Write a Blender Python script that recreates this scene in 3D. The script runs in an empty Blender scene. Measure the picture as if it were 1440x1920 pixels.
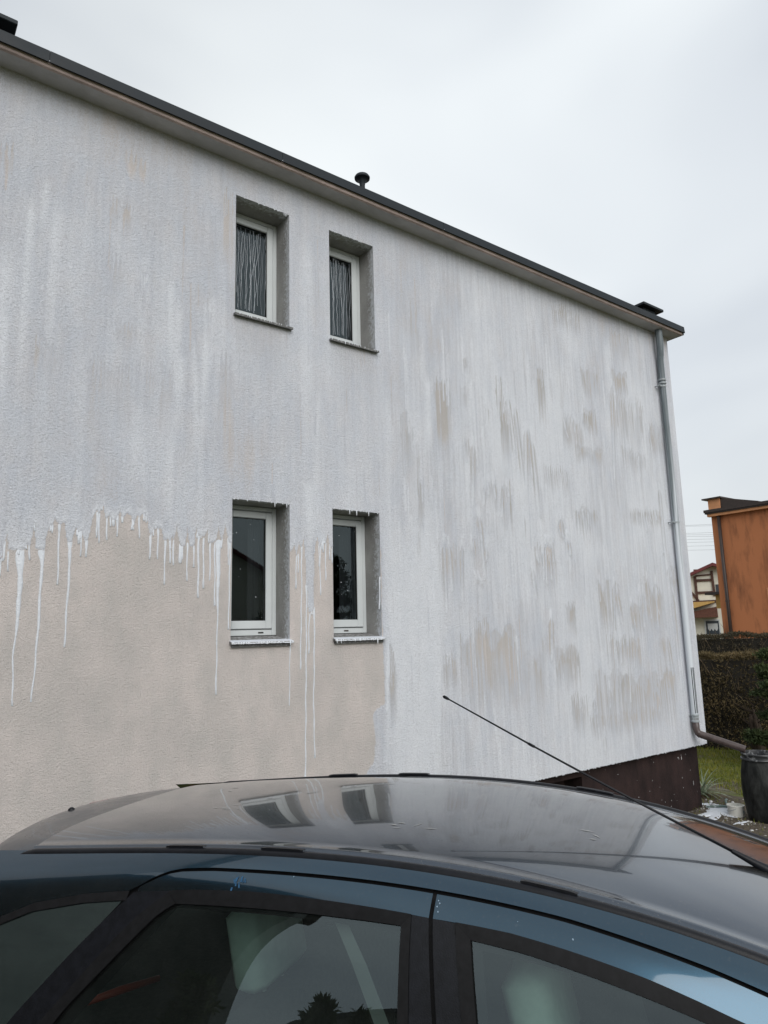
import bpy, math, random
import numpy as np
from mathutils import Vector, Matrix

# ------------------------------------------------------------------ camera, sky, sun, exposure
scene = bpy.context.scene
COL = scene.collection
random.seed(7)
CAM = Vector((0.0, -5.358, 2.7))
YAW, PITCH, ROLL = 0.6428, 0.1713, -0.0253
fwd = Vector((math.sin(YAW) * math.cos(PITCH), math.cos(YAW) * math.cos(PITCH), math.sin(PITCH)))
rgt = Vector((math.cos(YAW), -math.sin(YAW), 0))
upv = rgt.cross(fwd)
r2 = rgt * math.cos(ROLL) + upv * math.sin(ROLL)
u2 = -rgt * math.sin(ROLL) + upv * math.cos(ROLL)
camd = bpy.data.cameras.new('camera')
camo = bpy.data.objects.new('camera', camd)
COL.objects.link(camo)
camd.sensor_fit = 'VERTICAL'; camd.sensor_height = 36.0
camd.lens = 36.0 * 1305.14 / 1920.0
camd.clip_start = 0.05; camd.clip_end = 3000
camo.matrix_world = Matrix(((r2.x, u2.x, -fwd.x, CAM.x), (r2.y, u2.y, -fwd.y, CAM.y), (r2.z, u2.z, -fwd.z, CAM.z), (0, 0, 0, 1)))
scene.camera = camo

LAMP_DIR = Vector((-0.22, -0.80, 0.56)).normalized()      # towards a broad lamp added in front to brighten the wall
world = bpy.data.worlds.new('World'); scene.world = world; world.use_nodes = True
wn = world.node_tree.nodes; wl = world.node_tree.links
bg = wn['Background']; bg.inputs['Strength'].default_value = 0.1
sky = wn.new('ShaderNodeTexSky'); sky.sky_type = 'NISHITA'; sky.sun_disc = False
sky.sun_elevation = math.asin(LAMP_DIR.z); sky.sun_rotation = math.atan2(LAMP_DIR.x, LAMP_DIR.y)
sky.air_density = 1.5; sky.dust_density = 4.0
tc = wn.new('ShaderNodeTexCoord')
mp = wn.new('ShaderNodeMapping'); mp.inputs['Scale'].default_value = (1.0, 1.0, 2.2)
wl.new(tc.outputs['Generated'], mp.inputs['Vector'])
n1 = wn.new('ShaderNodeTexNoise'); n1.inputs['Scale'].default_value = 1.25; n1.inputs['Detail'].default_value = 3.0
n1.inputs['Roughness'].default_value = 0.45; n1.inputs['Distortion'].default_value = 0.5
wl.new(mp.outputs['Vector'], n1.inputs['Vector'])
cr = wn.new('ShaderNodeValToRGB')
cr.color_ramp.elements[0].position = 0.30; cr.color_ramp.elements[0].color = (4.3, 4.6, 5.0, 1)
cr.color_ramp.elements[1].position = 0.66; cr.color_ramp.elements[1].color = (6.5, 6.8, 6.9, 1)
wl.new(n1.outputs['Fac'], cr.inputs['Fac'])
mx = wn.new('ShaderNodeMix'); mx.data_type = 'RGBA'; mx.inputs['Factor'].default_value = 0.93
# the cloud is thinner and brighter where the low sun stands behind it, to the right
nv = wn.new('ShaderNodeVectorMath'); nv.operation = 'NORMALIZE'; wl.new(tc.outputs['Generated'], nv.inputs[0])
dp = wn.new('ShaderNodeVectorMath'); dp.operation = 'DOT_PRODUCT'; wl.new(nv.outputs['Vector'], dp.inputs[0]); dp.inputs[1].default_value = (0.70, 0.42, 0.58)
gm = wn.new('ShaderNodeMapRange'); gm.interpolation_type = 'SMOOTHSTEP'; gm.inputs['From Min'].default_value = .80; gm.inputs['From Max'].default_value = 1.0; gm.inputs['To Min'].default_value = 1.0; gm.inputs['To Max'].default_value = 1.16
wl.new(dp.outputs['Value'], gm.inputs['Value'])
gs = wn.new('ShaderNodeVectorMath'); gs.operation = 'SCALE'; wl.new(cr.outputs['Color'], gs.inputs[0]); wl.new(gm.outputs['Result'], gs.inputs['Scale'])
wl.new(sky.outputs['Color'], mx.inputs['A']); wl.new(gs.outputs['Vector'], mx.inputs['B'])
wl.new(mx.outputs['Result'], bg.inputs['Color'])

sund = bpy.data.lights.new('sun', 'SUN'); suno = bpy.data.objects.new('sun', sund); COL.objects.link(suno)
sund.energy = 1.5; sund.angle = math.radians(50); sund.color = (1.0, 0.985, 0.96)
suno.rotation_euler = LAMP_DIR.to_track_quat('Z', 'Y').to_euler()
suno.location = (0, -20, 30)

vs = scene.view_settings
vs.view_transform = 'Standard'; vs.look = 'None'; vs.gamma = 1.0; vs.exposure = 0.43
vs.use_curve_mapping = False

# ------------------------------------------------------------------ helpers
class MB:
    """collects verts and faces of one mesh"""
    def __init__(self): self.v = []; self.f = []; self.m = []
    def add(self, vs_, fs, mi=0):
        b = len(self.v); self.v += [tuple(p) for p in vs_]
        self.f += [tuple(i + b for i in f) for f in fs]; self.m += [mi] * len(fs)
        return self
    def box(self, x0, x1, y0, y1, z0, z1, mi=0):
        return self.add([(x0, y0, z0), (x1, y0, z0), (x1, y1, z0), (x0, y1, z0), (x0, y0, z1), (x1, y0, z1), (x1, y1, z1), (x0, y1, z1)],
                        [(0, 3, 2, 1), (4, 5, 6, 7), (0, 1, 5, 4), (1, 2, 6, 5), (2, 3, 7, 6), (3, 0, 4, 7)], mi)
    def bbox(self, x0, x1, y0, y1, z0, z1, b=.006, mi=0):
        """box with chamfered edges"""
        vs_ = []; 
        for z, i in ((z0, b), (z0 + b, 0), (z1 - b, 0), (z1, b)):
            for (x, y) in ((x0 + i + b, y0 + i), (x1 - i - b, y0 + i), (x1 - i, y0 + i + b), (x1 - i, y1 - i - b), (x1 - i - b, y1 - i), (x0 + i + b, y1 - i), (x0 + i, y1 - i - b), (x0 + i, y0 + i + b)):
                vs_.append((x, y, z))
        fs = [tuple(range(7, -1, -1)), tuple(range(24, 32))]
        for k in range(3):
            for j in range(8):
                a = k * 8 + j; c = k * 8 + (j + 1) % 8; fs.append((a, c, c + 8, a + 8))
        return self.add(vs_, fs, mi)
    def tube(self, pts, rads, n=12, caps=True, mi=0):
        pts = [Vector(p) for p in pts]
        if not hasattr(rads, '__len__'): rads = [rads] * len(pts)
        vs_ = []; ref = None
        for i, p in enumerate(pts):
            t = (pts[min(i + 1, len(pts) - 1)] - pts[max(i - 1, 0)]).normalized()
            if ref is None:
                ref = t.orthogonal().normalized()
            ref = (ref - t * ref.dot(t)).normalized(); b = t.cross(ref)
            for k in range(n):
                a = 2 * math.pi * k / n
                vs_.append(p + (ref * math.cos(a) + b * math.sin(a)) * rads[i])
        fs = []
        for i in range(len(pts) - 1):
            for k in range(n):
                a = i * n + k; c = i * n + (k + 1) % n
                fs.append((a, c, c + n, a + n))
        if caps:
            fs.append(tuple(range(n - 1, -1, -1))); fs.append(tuple(range((len(pts) - 1) * n, len(pts) * n)))
        return self.add(vs_, fs, mi)
    def lathe(self, prof, c=(0, 0, 0), n=32, mi=0):
        vs_ = [(c[0] + r * math.cos(2 * math.pi * k / n), c[1] + r * math.sin(2 * math.pi * k / n), c[2] + z) for r, z in prof for k in range(n)]
        fs = [(i * n + k, i * n + (k + 1) % n, (i + 1) * n + (k + 1) % n, (i + 1) * n + k) for i in range(len(prof) - 1) for k in range(n)]
        return self.add(vs_, fs, mi)
    def grid(self, P, mi=0, flip=False):
        """P: rows of points"""
        r, c = len(P), len(P[0]); vs_ = [p for row in P for p in row]; fs = []
        for i in range(r - 1):
            for j in range(c - 1):
                q = (i * c + j, i * c + j + 1, (i + 1) * c + j + 1, (i + 1) * c + j)
                fs.append(q[::-1] if flip else q)
        return self.add(vs_, fs, mi)
    def prism(self, poly, y0, y1, mi=0):
        """poly of (x,z) extruded along y"""
        n = len(poly)
        vs_ = [(x, y0, z) for x, z in poly] + [(x, y1, z) for x, z in poly]
        fs = [tuple(range(n)), tuple(range(2 * n - 1, n - 1, -1))] + [(i, i + n, (i + 1) % n + n, (i + 1) % n) for i in range(n)]
        return self.add(vs_, fs, mi)
    def build(self, name, mats, parent=None, smooth=False, auto=None):
        me = bpy.data.meshes.new(name); me.from_pydata(self.v, [], self.f)
        return finish(name, me, mats, parent, smooth, auto, self.m)

def finish(name, me, mats, parent=None, smooth=False, auto=None, midx=None):
    if not isinstance(mats, (list, tuple)): mats = [mats]
    for m in mats: me.materials.append(m)
    if midx is not None and len(mats) > 1: me.polygons.foreach_set('material_index', midx)
    if smooth or auto: me.polygons.foreach_set('use_smooth', [True] * len(me.polygons))
    me.update()
    if auto: me.set_sharp_from_angle(angle=math.radians(auto))
    o = bpy.data.objects.new(name, me); COL.objects.link(o)
    if parent is not None: o.parent = parent
    return o
def empty(name, loc=(0, 0, 0), rz=0.0):
    o = bpy.data.objects.new(name, None); COL.objects.link(o); o.location = loc; o.rotation_euler = (0, 0, rz)
    o.empty_display_size = .2
    return o
def tag(o, label=None, cat=None, group=None, kind=None):
    if label: o['label'] = label
    if cat: o['category'] = cat
    if group: o['group'] = group
    if kind: o['kind'] = kind
    return o

# ------------------------------------------------------------------ materials
def mat(name, col, rough=.6, metal=0.0, coat=0.0, spec=.5, var=0.0, vscale=8.0, vstretch=(1, 1, 1), bump=0.0, bscale=60.0, bdetail=4.0, col2=None, ramp=(.35, .65), rvar=0.0):
    """principled material with object-space noise colour variation, roughness variation and bump"""
    m = bpy.data.materials.new(name); m.use_nodes = True
    nt = m.node_tree; N = nt.nodes; L = nt.links; P = N['Principled BSDF']
    P.inputs['Base Color'].default_value = (*col, 1); P.inputs['Roughness'].default_value = rough
    P.inputs['Metallic'].default_value = metal; P.inputs['Specular IOR Level'].default_value = spec
    P.inputs['Coat Weight'].default_value = coat; P.inputs['Coat Roughness'].default_value = .06
    t = N.new('ShaderNodeTexCoord'); mp_ = N.new('ShaderNodeMapping'); mp_.inputs['Scale'].default_value = vstretch
    L.new(t.outputs['Object'], mp_.inputs['Vector'])
    if var > 0 or col2 is not None or rvar > 0:
        n = N.new('ShaderNodeTexNoise'); n.inputs['Scale'].default_value = vscale; n.inputs['Detail'].default_value = 6; n.inputs['Roughness'].default_value = .62
        L.new(mp_.outputs['Vector'], n.inputs['Vector'])
        r = N.new('ShaderNodeValToRGB'); r.color_ramp.elements[0].position = ramp[0]; r.color_ramp.elements[1].position = ramp[1]
        c2 = col2 if col2 is not None else tuple(min(1, c * (1 + var)) for c in col)
        c1 = col if col2 is not None else tuple(c * (1 - var) for c in col)
        r.color_ramp.elements[0].color = (*c1, 1); r.color_ramp.elements[1].color = (*c2, 1)
        L.new(n.outputs['Fac'], r.inputs['Fac']); L.new(r.outputs['Color'], P.inputs['Base Color'])
        if rvar > 0:
            mr = N.new('ShaderNodeMapRange'); mr.inputs['To Min'].default_value = rough - rvar; mr.inputs['To Max'].default_value = rough + rvar
            mr.inputs['From Min'].default_value = .3; mr.inputs['From Max'].default_value = .7
            L.new(n.outputs['Fac'], mr.inputs['Value']); L.new(mr.outputs['Result'], P.inputs['Roughness'])
    if bump > 0:
        nb = N.new('ShaderNodeTexNoise'); nb.inputs['Scale'].default_value = bscale; nb.inputs['Detail'].default_value = bdetail
        L.new(mp_.outputs['Vector'], nb.inputs['Vector'])
        b = N.new('ShaderNodeBump'); b.inputs['Strength'].default_value = 1.0; b.inputs['Distance'].default_value = bump
        L.new(nb.outputs['Fac'], b.inputs['Height']); L.new(b.outputs['Normal'], P.inputs['Normal'])
    return m
def glass_mat(name, tint=(.75, .8, .8), ior=1.5, boost=1.0, rough=0.0, dust=0.0):
    m = bpy.data.materials.new(name); m.use_nodes = True
    N = m.node_tree.nodes; L = m.node_tree.links
    N.remove(N['Principled BSDF']); out = N['Material Output']
    tr = N.new('ShaderNodeBsdfTransparent'); tr.inputs['Color'].default_value = (*tint, 1)
    gl = N.new('ShaderNodeBsdfGlossy'); gl.inputs['Roughness'].default_value = rough; gl.inputs['Color'].default_value = (.80, .95, 1, 1)
    fr = N.new('ShaderNodeFresnel'); fr.inputs['IOR'].default_value = ior
    mu = N.new('ShaderNodeMath'); mu.operation = 'MULTIPLY'; mu.inputs[1].default_value = boost; mu.use_clamp = True
    mxs = N.new('ShaderNodeMixShader')
    L.new(fr.outputs['Fac'], mu.inputs[0]); L.new(mu.outputs['Value'], mxs.inputs['Fac'])
    L.new(tr.outputs['BSDF'], mxs.inputs[1]); L.new(gl.outputs['BSDF'], mxs.inputs[2])
    if dust > 0:
        t = N.new('ShaderNodeTexCoord'); n = N.new('ShaderNodeTexNoise'); n.inputs['Scale'].default_value = 6; n.inputs['Detail'].default_value = 10; n.inputs['Roughness'].default_value = .75; L.new(t.outputs['Object'], n.inputs['Vector'])
        mr = N.new('ShaderNodeMapRange'); mr.inputs['From Min'].default_value = .35; mr.inputs['From Max'].default_value = .8; mr.inputs['To Min'].default_value = dust * .25; mr.inputs['To Max'].default_value = dust * 1.6; L.new(n.outputs['Fac'], mr.inputs['Value'])
        df = N.new('ShaderNodeBsdfDiffuse'); df.inputs['Color'].default_value = (.42, .45, .43, 1); m2 = N.new('ShaderNodeMixShader')
        L.new(mr.outputs['Result'], m2.inputs['Fac']); L.new(mxs.outputs['Shader'], m2.inputs[1]); L.new(df.outputs['BSDF'], m2.inputs[2]); L.new(m2.outputs['Shader'], out.inputs['Surface'])
    else: L.new(mxs.outputs['Shader'], out.inputs['Surface'])
    return m

M = {}
M['paint'] = mat('wet_white_paint', (.645, .675, .73), .38, var=.05, vscale=30, bump=.006, bscale=110)
M['bead'] = mat('paint_bead', (.72, .75, .80), .4)
M['film'] = mat('dilute_paint', (.42, .45, .49), .6)
M['plinth'] = mat('plinth_brown', (.018, .012, .012), .85, spec=.2, col2=(.036, .022, .021), vscale=5, vstretch=(1, 1, .5), bump=.006, bscale=70)
M['splash'] = mat('paint_splash', (.6, .6, .62), .5, var=.2, vscale=20)
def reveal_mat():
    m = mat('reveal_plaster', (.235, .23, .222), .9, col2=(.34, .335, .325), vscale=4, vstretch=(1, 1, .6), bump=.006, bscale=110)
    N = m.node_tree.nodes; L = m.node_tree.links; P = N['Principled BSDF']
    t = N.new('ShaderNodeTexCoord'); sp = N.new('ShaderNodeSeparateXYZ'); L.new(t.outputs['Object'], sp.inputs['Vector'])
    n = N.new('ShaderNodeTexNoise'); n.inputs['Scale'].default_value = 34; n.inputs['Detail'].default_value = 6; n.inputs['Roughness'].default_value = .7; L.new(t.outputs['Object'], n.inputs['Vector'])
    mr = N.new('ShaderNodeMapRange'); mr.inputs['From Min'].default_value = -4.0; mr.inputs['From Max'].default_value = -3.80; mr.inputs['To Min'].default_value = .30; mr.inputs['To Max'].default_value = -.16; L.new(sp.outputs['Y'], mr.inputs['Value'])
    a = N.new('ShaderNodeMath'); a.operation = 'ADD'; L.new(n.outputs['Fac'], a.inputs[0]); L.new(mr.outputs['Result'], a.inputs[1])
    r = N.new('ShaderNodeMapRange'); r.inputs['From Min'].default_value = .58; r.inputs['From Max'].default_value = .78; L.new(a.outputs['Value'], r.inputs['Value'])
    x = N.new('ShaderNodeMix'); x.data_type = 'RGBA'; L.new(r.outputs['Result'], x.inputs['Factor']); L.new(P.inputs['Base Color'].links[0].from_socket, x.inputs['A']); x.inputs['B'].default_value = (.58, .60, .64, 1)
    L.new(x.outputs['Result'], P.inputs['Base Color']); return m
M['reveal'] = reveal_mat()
M['pvc'] = mat('white_pvc', (.56, .59, .60), .35, var=.04, vscale=3)
M['gasket'] = mat('rubber_gasket', (.02, .02, .02), .7)
M['glass'] = glass_mat('window_glass', (.62, .66, .66), 1.5, 1.6)
M['roomdark'] = mat('dark_room', (.05, .05, .05), .9, var=.3, vscale=1.5)
M['curtain'] = mat('grey_curtain', (.035, .038, .045), .9, var=.15, vscale=12, vstretch=(4, 1, .2))
M['sill'] = mat('sill_stone', (.10, .095, .09), .6, col2=(.42, .42, .43), vscale=38, ramp=(.42, .70), bump=.002, bscale=80)
M['sillmetal'] = mat('sill_dark', (.10, .10, .10), .55, col2=(.30, .30, .30), vscale=45, ramp=(.5, .72))
M['soffit'] = mat('soffit_plaster', (.42, .41, .42), .9, var=.12, vscale=2.5, bump=.002, bscale=50)
M['soffit_edge'] = mat('soffit_edge_board', (.45, .36, .345), .85, var=.2, vscale=4, bump=.003, bscale=30)
M['flash'] = mat('roof_flashing', (.011, .016, .021), .55, spec=.28, var=.25, vscale=3, bump=.001, bscale=12, rvar=.1)
M['roof'] = mat('roof_felt', (.05, .05, .055), .9, var=.2, bump=.004)
M['brownpvc'] = mat('brown_pvc', (.075, .055, .052), .38, var=.2, vscale=20, rvar=.1)
M['ring'] = mat('pipe_ring', (.33, .36, .38), .4, var=.15, vscale=40)
M['carpaint'] = None
M['black'] = mat('satin_black_trim', (.006, .0065, .009), .40, spec=.25, var=.3, vscale=40, bump=.0004, bscale=300)
M['rubber'] = mat('black_rubber', (.006, .006, .007), .55, spec=.2, var=.3, vscale=50)
M['cabin'] = mat('cabin_cloth', (.035, .037, .037), .95, var=.25, vscale=60, bump=.002, bscale=300)
M['liner'] = mat('headliner', (.12, .125, .115), .95, var=.08, vscale=20)
M['belt'] = mat('seat_belt_web', (.26, .28, .275), .8, var=.05)
M['tyre'] = mat('tyre_rubber', (.02, .02, .02), .85, var=.2)
M['rim'] = mat('alloy_rim', (.45, .46, .47), .35, metal=.8)
M['red'] = mat('red_lens', (.30, .008, .008), .25, coat=.6)
M['lamp'] = mat('headlamp_lens', (.55, .57, .58), .12, coat=.5)
M['plastic_red'] = mat('red_plastic', (.35, .05, .03), .5)
M['carglass'] = glass_mat('car_glass', (.50, .58, .55), 1.52, 2.1, dust=.014)
M['barrel'] = mat('barrel_plastic', (.007, .008, .008), .6, spec=.3, col2=(.045, .047, .046), vscale=14, vstretch=(1, 1, .45), ramp=(.4, .72), bump=.004, bscale=25, rvar=.12)
M['barrelrim'] = mat('barrel_rim', (.025, .027, .03), .4, col2=(.38, .39, .40), vscale=14, ramp=(.52, .74))
M['water'] = mat('dark_water', (.01, .012, .012), .05)
M['bucket'] = mat('bucket_plastic', (.78, .77, .72), .45, var=.06, vscale=8)
M['label'] = mat('bucket_label', (.25, .32, .36), .5, var=.3, vscale=30)
M['orange'] = mat('orange_render', (.17, .066, .032), .92, col2=(.48, .178, .075), vscale=1.5, vstretch=(1, 1.7, .42), ramp=(.26, .52), bump=.004, bscale=50)
M['orange_lite'] = mat('orange_trim', (.58, .27, .13), .9, var=.1)
M['brownmetal'] = mat('brown_metal', (.035, .022, .018), .5, var=.2)
M['cream'] = mat('cream_render', (.66, .64, .55), .9, var=.06, vscale=3)
M['timber'] = mat('dark_timber', (.075, .035, .025), .8, var=.2)
M['redroof'] = mat('red_roof_sheet', (.11, .018, .018), .6, var=.2, vscale=2)
M['ochre'] = mat('ochre_render', (.48, .30, .10), .9, var=.1)
M['brick'] = mat('brown_brick', (.11, .045, .03), .9, var=.3, vscale=14)
M['farglass'] = mat('far_window', (.05, .06, .07), .1)
M['lace'] = mat('lace', (.45, .47, .48), .9)
M['trunk'] = mat('bark', (.070, .046, .034), .95, var=.35, vscale=20, vstretch=(3, 3, .6), bump=.01, bscale=30)
M['wire'] = mat('wire', (.08, .08, .085), .6)
M['wood'] = mat('pole_wood', (.12, .1, .08), .9, var=.2)
M['greyhouse'] = mat('dark_grey_render', (.045, .05, .045), .9, var=.15, vscale=1)
M['palehouse'] = mat('pale_grey_render', (.20, .20, .19), .9, var=.1)
M['hose'] = mat('hose_green', (.10, .15, .14), .45, col2=(.5, .52, .53), vscale=25, ramp=(.5, .7))
M['stone'] = mat('splashed_stone', (.22, .21, .2), .8, col2=(.7, .7, .72), vscale=9, ramp=(.4, .6), bump=.01, bscale=30)

def leaf_mat(name, c1, c2, c3, scale=1.2, trans=.25):
    m = bpy.data.materials.new(name); m.use_nodes = True
    N = m.node_tree.nodes; L = m.node_tree.links; P = N['Principled BSDF']
    t = N.new('ShaderNodeTexCoord'); n = N.new('ShaderNodeTexNoise'); n.inputs['Scale'].default_value = scale; n.inputs['Detail'].default_value = 8; n.inputs['Roughness'].default_value = .75
    L.new(t.outputs['Object'], n.inputs['Vector'])
    r = N.new('ShaderNodeValToRGB'); r.color_ramp.elements[0].position = .32; r.color_ramp.elements[1].position = .68
    r.color_ramp.elements[0].color = (*c1, 1); r.color_ramp.elements[1].color = (*c3, 1)
    e = r.color_ramp.elements.new(.5); e.color = (*c2, 1)
    L.new(n.outputs['Fac'], r.inputs['Fac']); L.new(r.outputs['Color'], P.inputs['Base Color'])
    P.inputs['Roughness'].default_value = .75; P.inputs['Specular IOR Level'].default_value = .25
    tr = N.new('ShaderNodeBsdfTranslucent'); L.new(r.outputs['Color'], tr.inputs['Color'])
    ms = N.new('ShaderNodeMixShader'); ms.inputs['Fac'].default_value = trans
    L.new(P.outputs['BSDF'], ms.inputs[1]); L.new(tr.outputs['BSDF'], ms.inputs[2]); L.new(ms.outputs['Shader'], N['Material Output'].inputs['Surface'])
    return m
M['hedge'] = leaf_mat('brown_hedge_leaf', (.048, .040, .020), (.11, .085, .042), (.20, .145, .07), 1.4)
M['hedge_far'] = leaf_mat('far_hedge_leaf', (.036, .032, .020), (.065, .056, .034), (.11, .086, .05), 1.4)
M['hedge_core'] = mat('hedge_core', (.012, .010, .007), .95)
M['conifer'] = leaf_mat('conifer_leaf', (.025, .040, .018), (.055, .075, .028), (.12, .13, .045), 2.0)
M['grass'] = leaf_mat('grass_blade', (.10, .14, .026), (.19, .21, .036), (.32, .28, .055), 3.0, .35)
M['yucca'] = leaf_mat('strap_leaf', (.11, .15, .10), (.24, .29, .20), (.45, .48, .38), 5.0)
M['dry'] = leaf_mat('dry_leaf', (.08, .05, .025), (.16, .11, .06), (.28, .22, .15), 6.0)

# car paint: dark blue-grey clear-coated paint under dust
def car_paint(name, base, dusty):
    m = bpy.data.materials.new(name); m.use_nodes = True
    N = m.node_tree.nodes; L = m.node_tree.links; P = N['Principled BSDF']
    P.inputs['Base Color'].default_value = (*base, 1); P.inputs['Metallic'].default_value = 1.0
    P.inputs['Roughness'].default_value = .20; P.inputs['Coat Weight'].default_value = 1.0; P.inputs['Coat Roughness'].default_value = .035; P.inputs['Coat IOR'].default_value = 1.55
    t = N.new('ShaderNodeTexCoord')
    n = N.new('ShaderNodeTexNoise'); n.inputs['Scale'].default_value = 5.5; n.inputs['Detail'].default_value = 9; n.inputs['Roughness'].default_value = .72
    mp_ = N.new('ShaderNodeMapping'); mp_.inputs['Scale'].default_value = (1, 1.7, 1); L.new(t.outputs['Object'], mp_.inputs['Vector']); L.new(mp_.outputs['Vector'], n.inputs['Vector'])
    mr = N.new('ShaderNodeMapRange'); mr.inputs['From Min'].default_value = .38; mr.inputs['From Max'].default_value = .78; mr.inputs['To Min'].default_value = dusty * .35; mr.inputs['To Max'].default_value = dusty
    L.new(n.outputs['Fac'], mr.inputs['Value'])
    n2 = N.new('ShaderNodeTexNoise'); n2.inputs['Scale'].default_value = 160; n2.inputs['Detail'].default_value = 3; L.new(t.outputs['Object'], n2.inputs['Vector'])
    mr2 = N.new('ShaderNodeMapRange'); mr2.inputs['From Min'].default_value = .63; mr2.inputs['From Max'].default_value = .74; mr2.inputs['To Max'].default_value = .35 * min(1, dusty * 6)
    L.new(n2.outputs['Fac'], mr2.inputs['Value'])
    ad = N.new('ShaderNodeMath'); ad.operation = 'ADD'; ad.use_clamp = True; L.new(mr.outputs['Result'], ad.inputs[0]); L.new(mr2.outputs['Result'], ad.inputs[1])
    d = N.new('ShaderNodeBsdfDiffuse'); d.inputs['Color'].default_value = (.30, .29, .27, 1)
    ms = N.new('ShaderNodeMixShader'); L.new(ad.outputs['Value'], ms.inputs['Fac']); L.new(P.outputs['BSDF'], ms.inputs[1]); L.new(d.outputs['BSDF'], ms.inputs[2])
    nb = N.new('ShaderNodeTexNoise'); nb.inputs['Scale'].default_value = 2.2; nb.inputs['Detail'].default_value = 1; L.new(t.outputs['Object'], nb.inputs['Vector'])
    b = N.new('ShaderNodeBump'); b.inputs['Distance'].default_value = .0012; L.new(nb.outputs['Fac'], b.inputs['Height'])
    L.new(b.outputs['Normal'], P.inputs['Coat Normal'])
    L.new(ms.outputs['Shader'], N['Material Output'].inputs['Surface'])
    return m
M['spoiler'] = mat('spoiler_paint', (.035, .037, .042), .32, coat=.5, var=.3, vscale=9, rvar=.12)
M['pebble'] = mat('pebbles', (.10, .085, .065), .9, col2=(.55, .54, .52), vscale=3.5, ramp=(.45, .65))
M['soil'] = mat('bare_soil', (.035, .027, .018), .95, col2=(.15, .12, .085), vscale=22, ramp=(.3, .75), bump=.03, bscale=45, bdetail=8)
M['carpaint'] = car_paint('dark_blue_car_paint', (.020, .058, .092), .03)
M['carroof'] = car_paint('dusty_roof_paint', (.045, .064, .092), .085)

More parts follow.
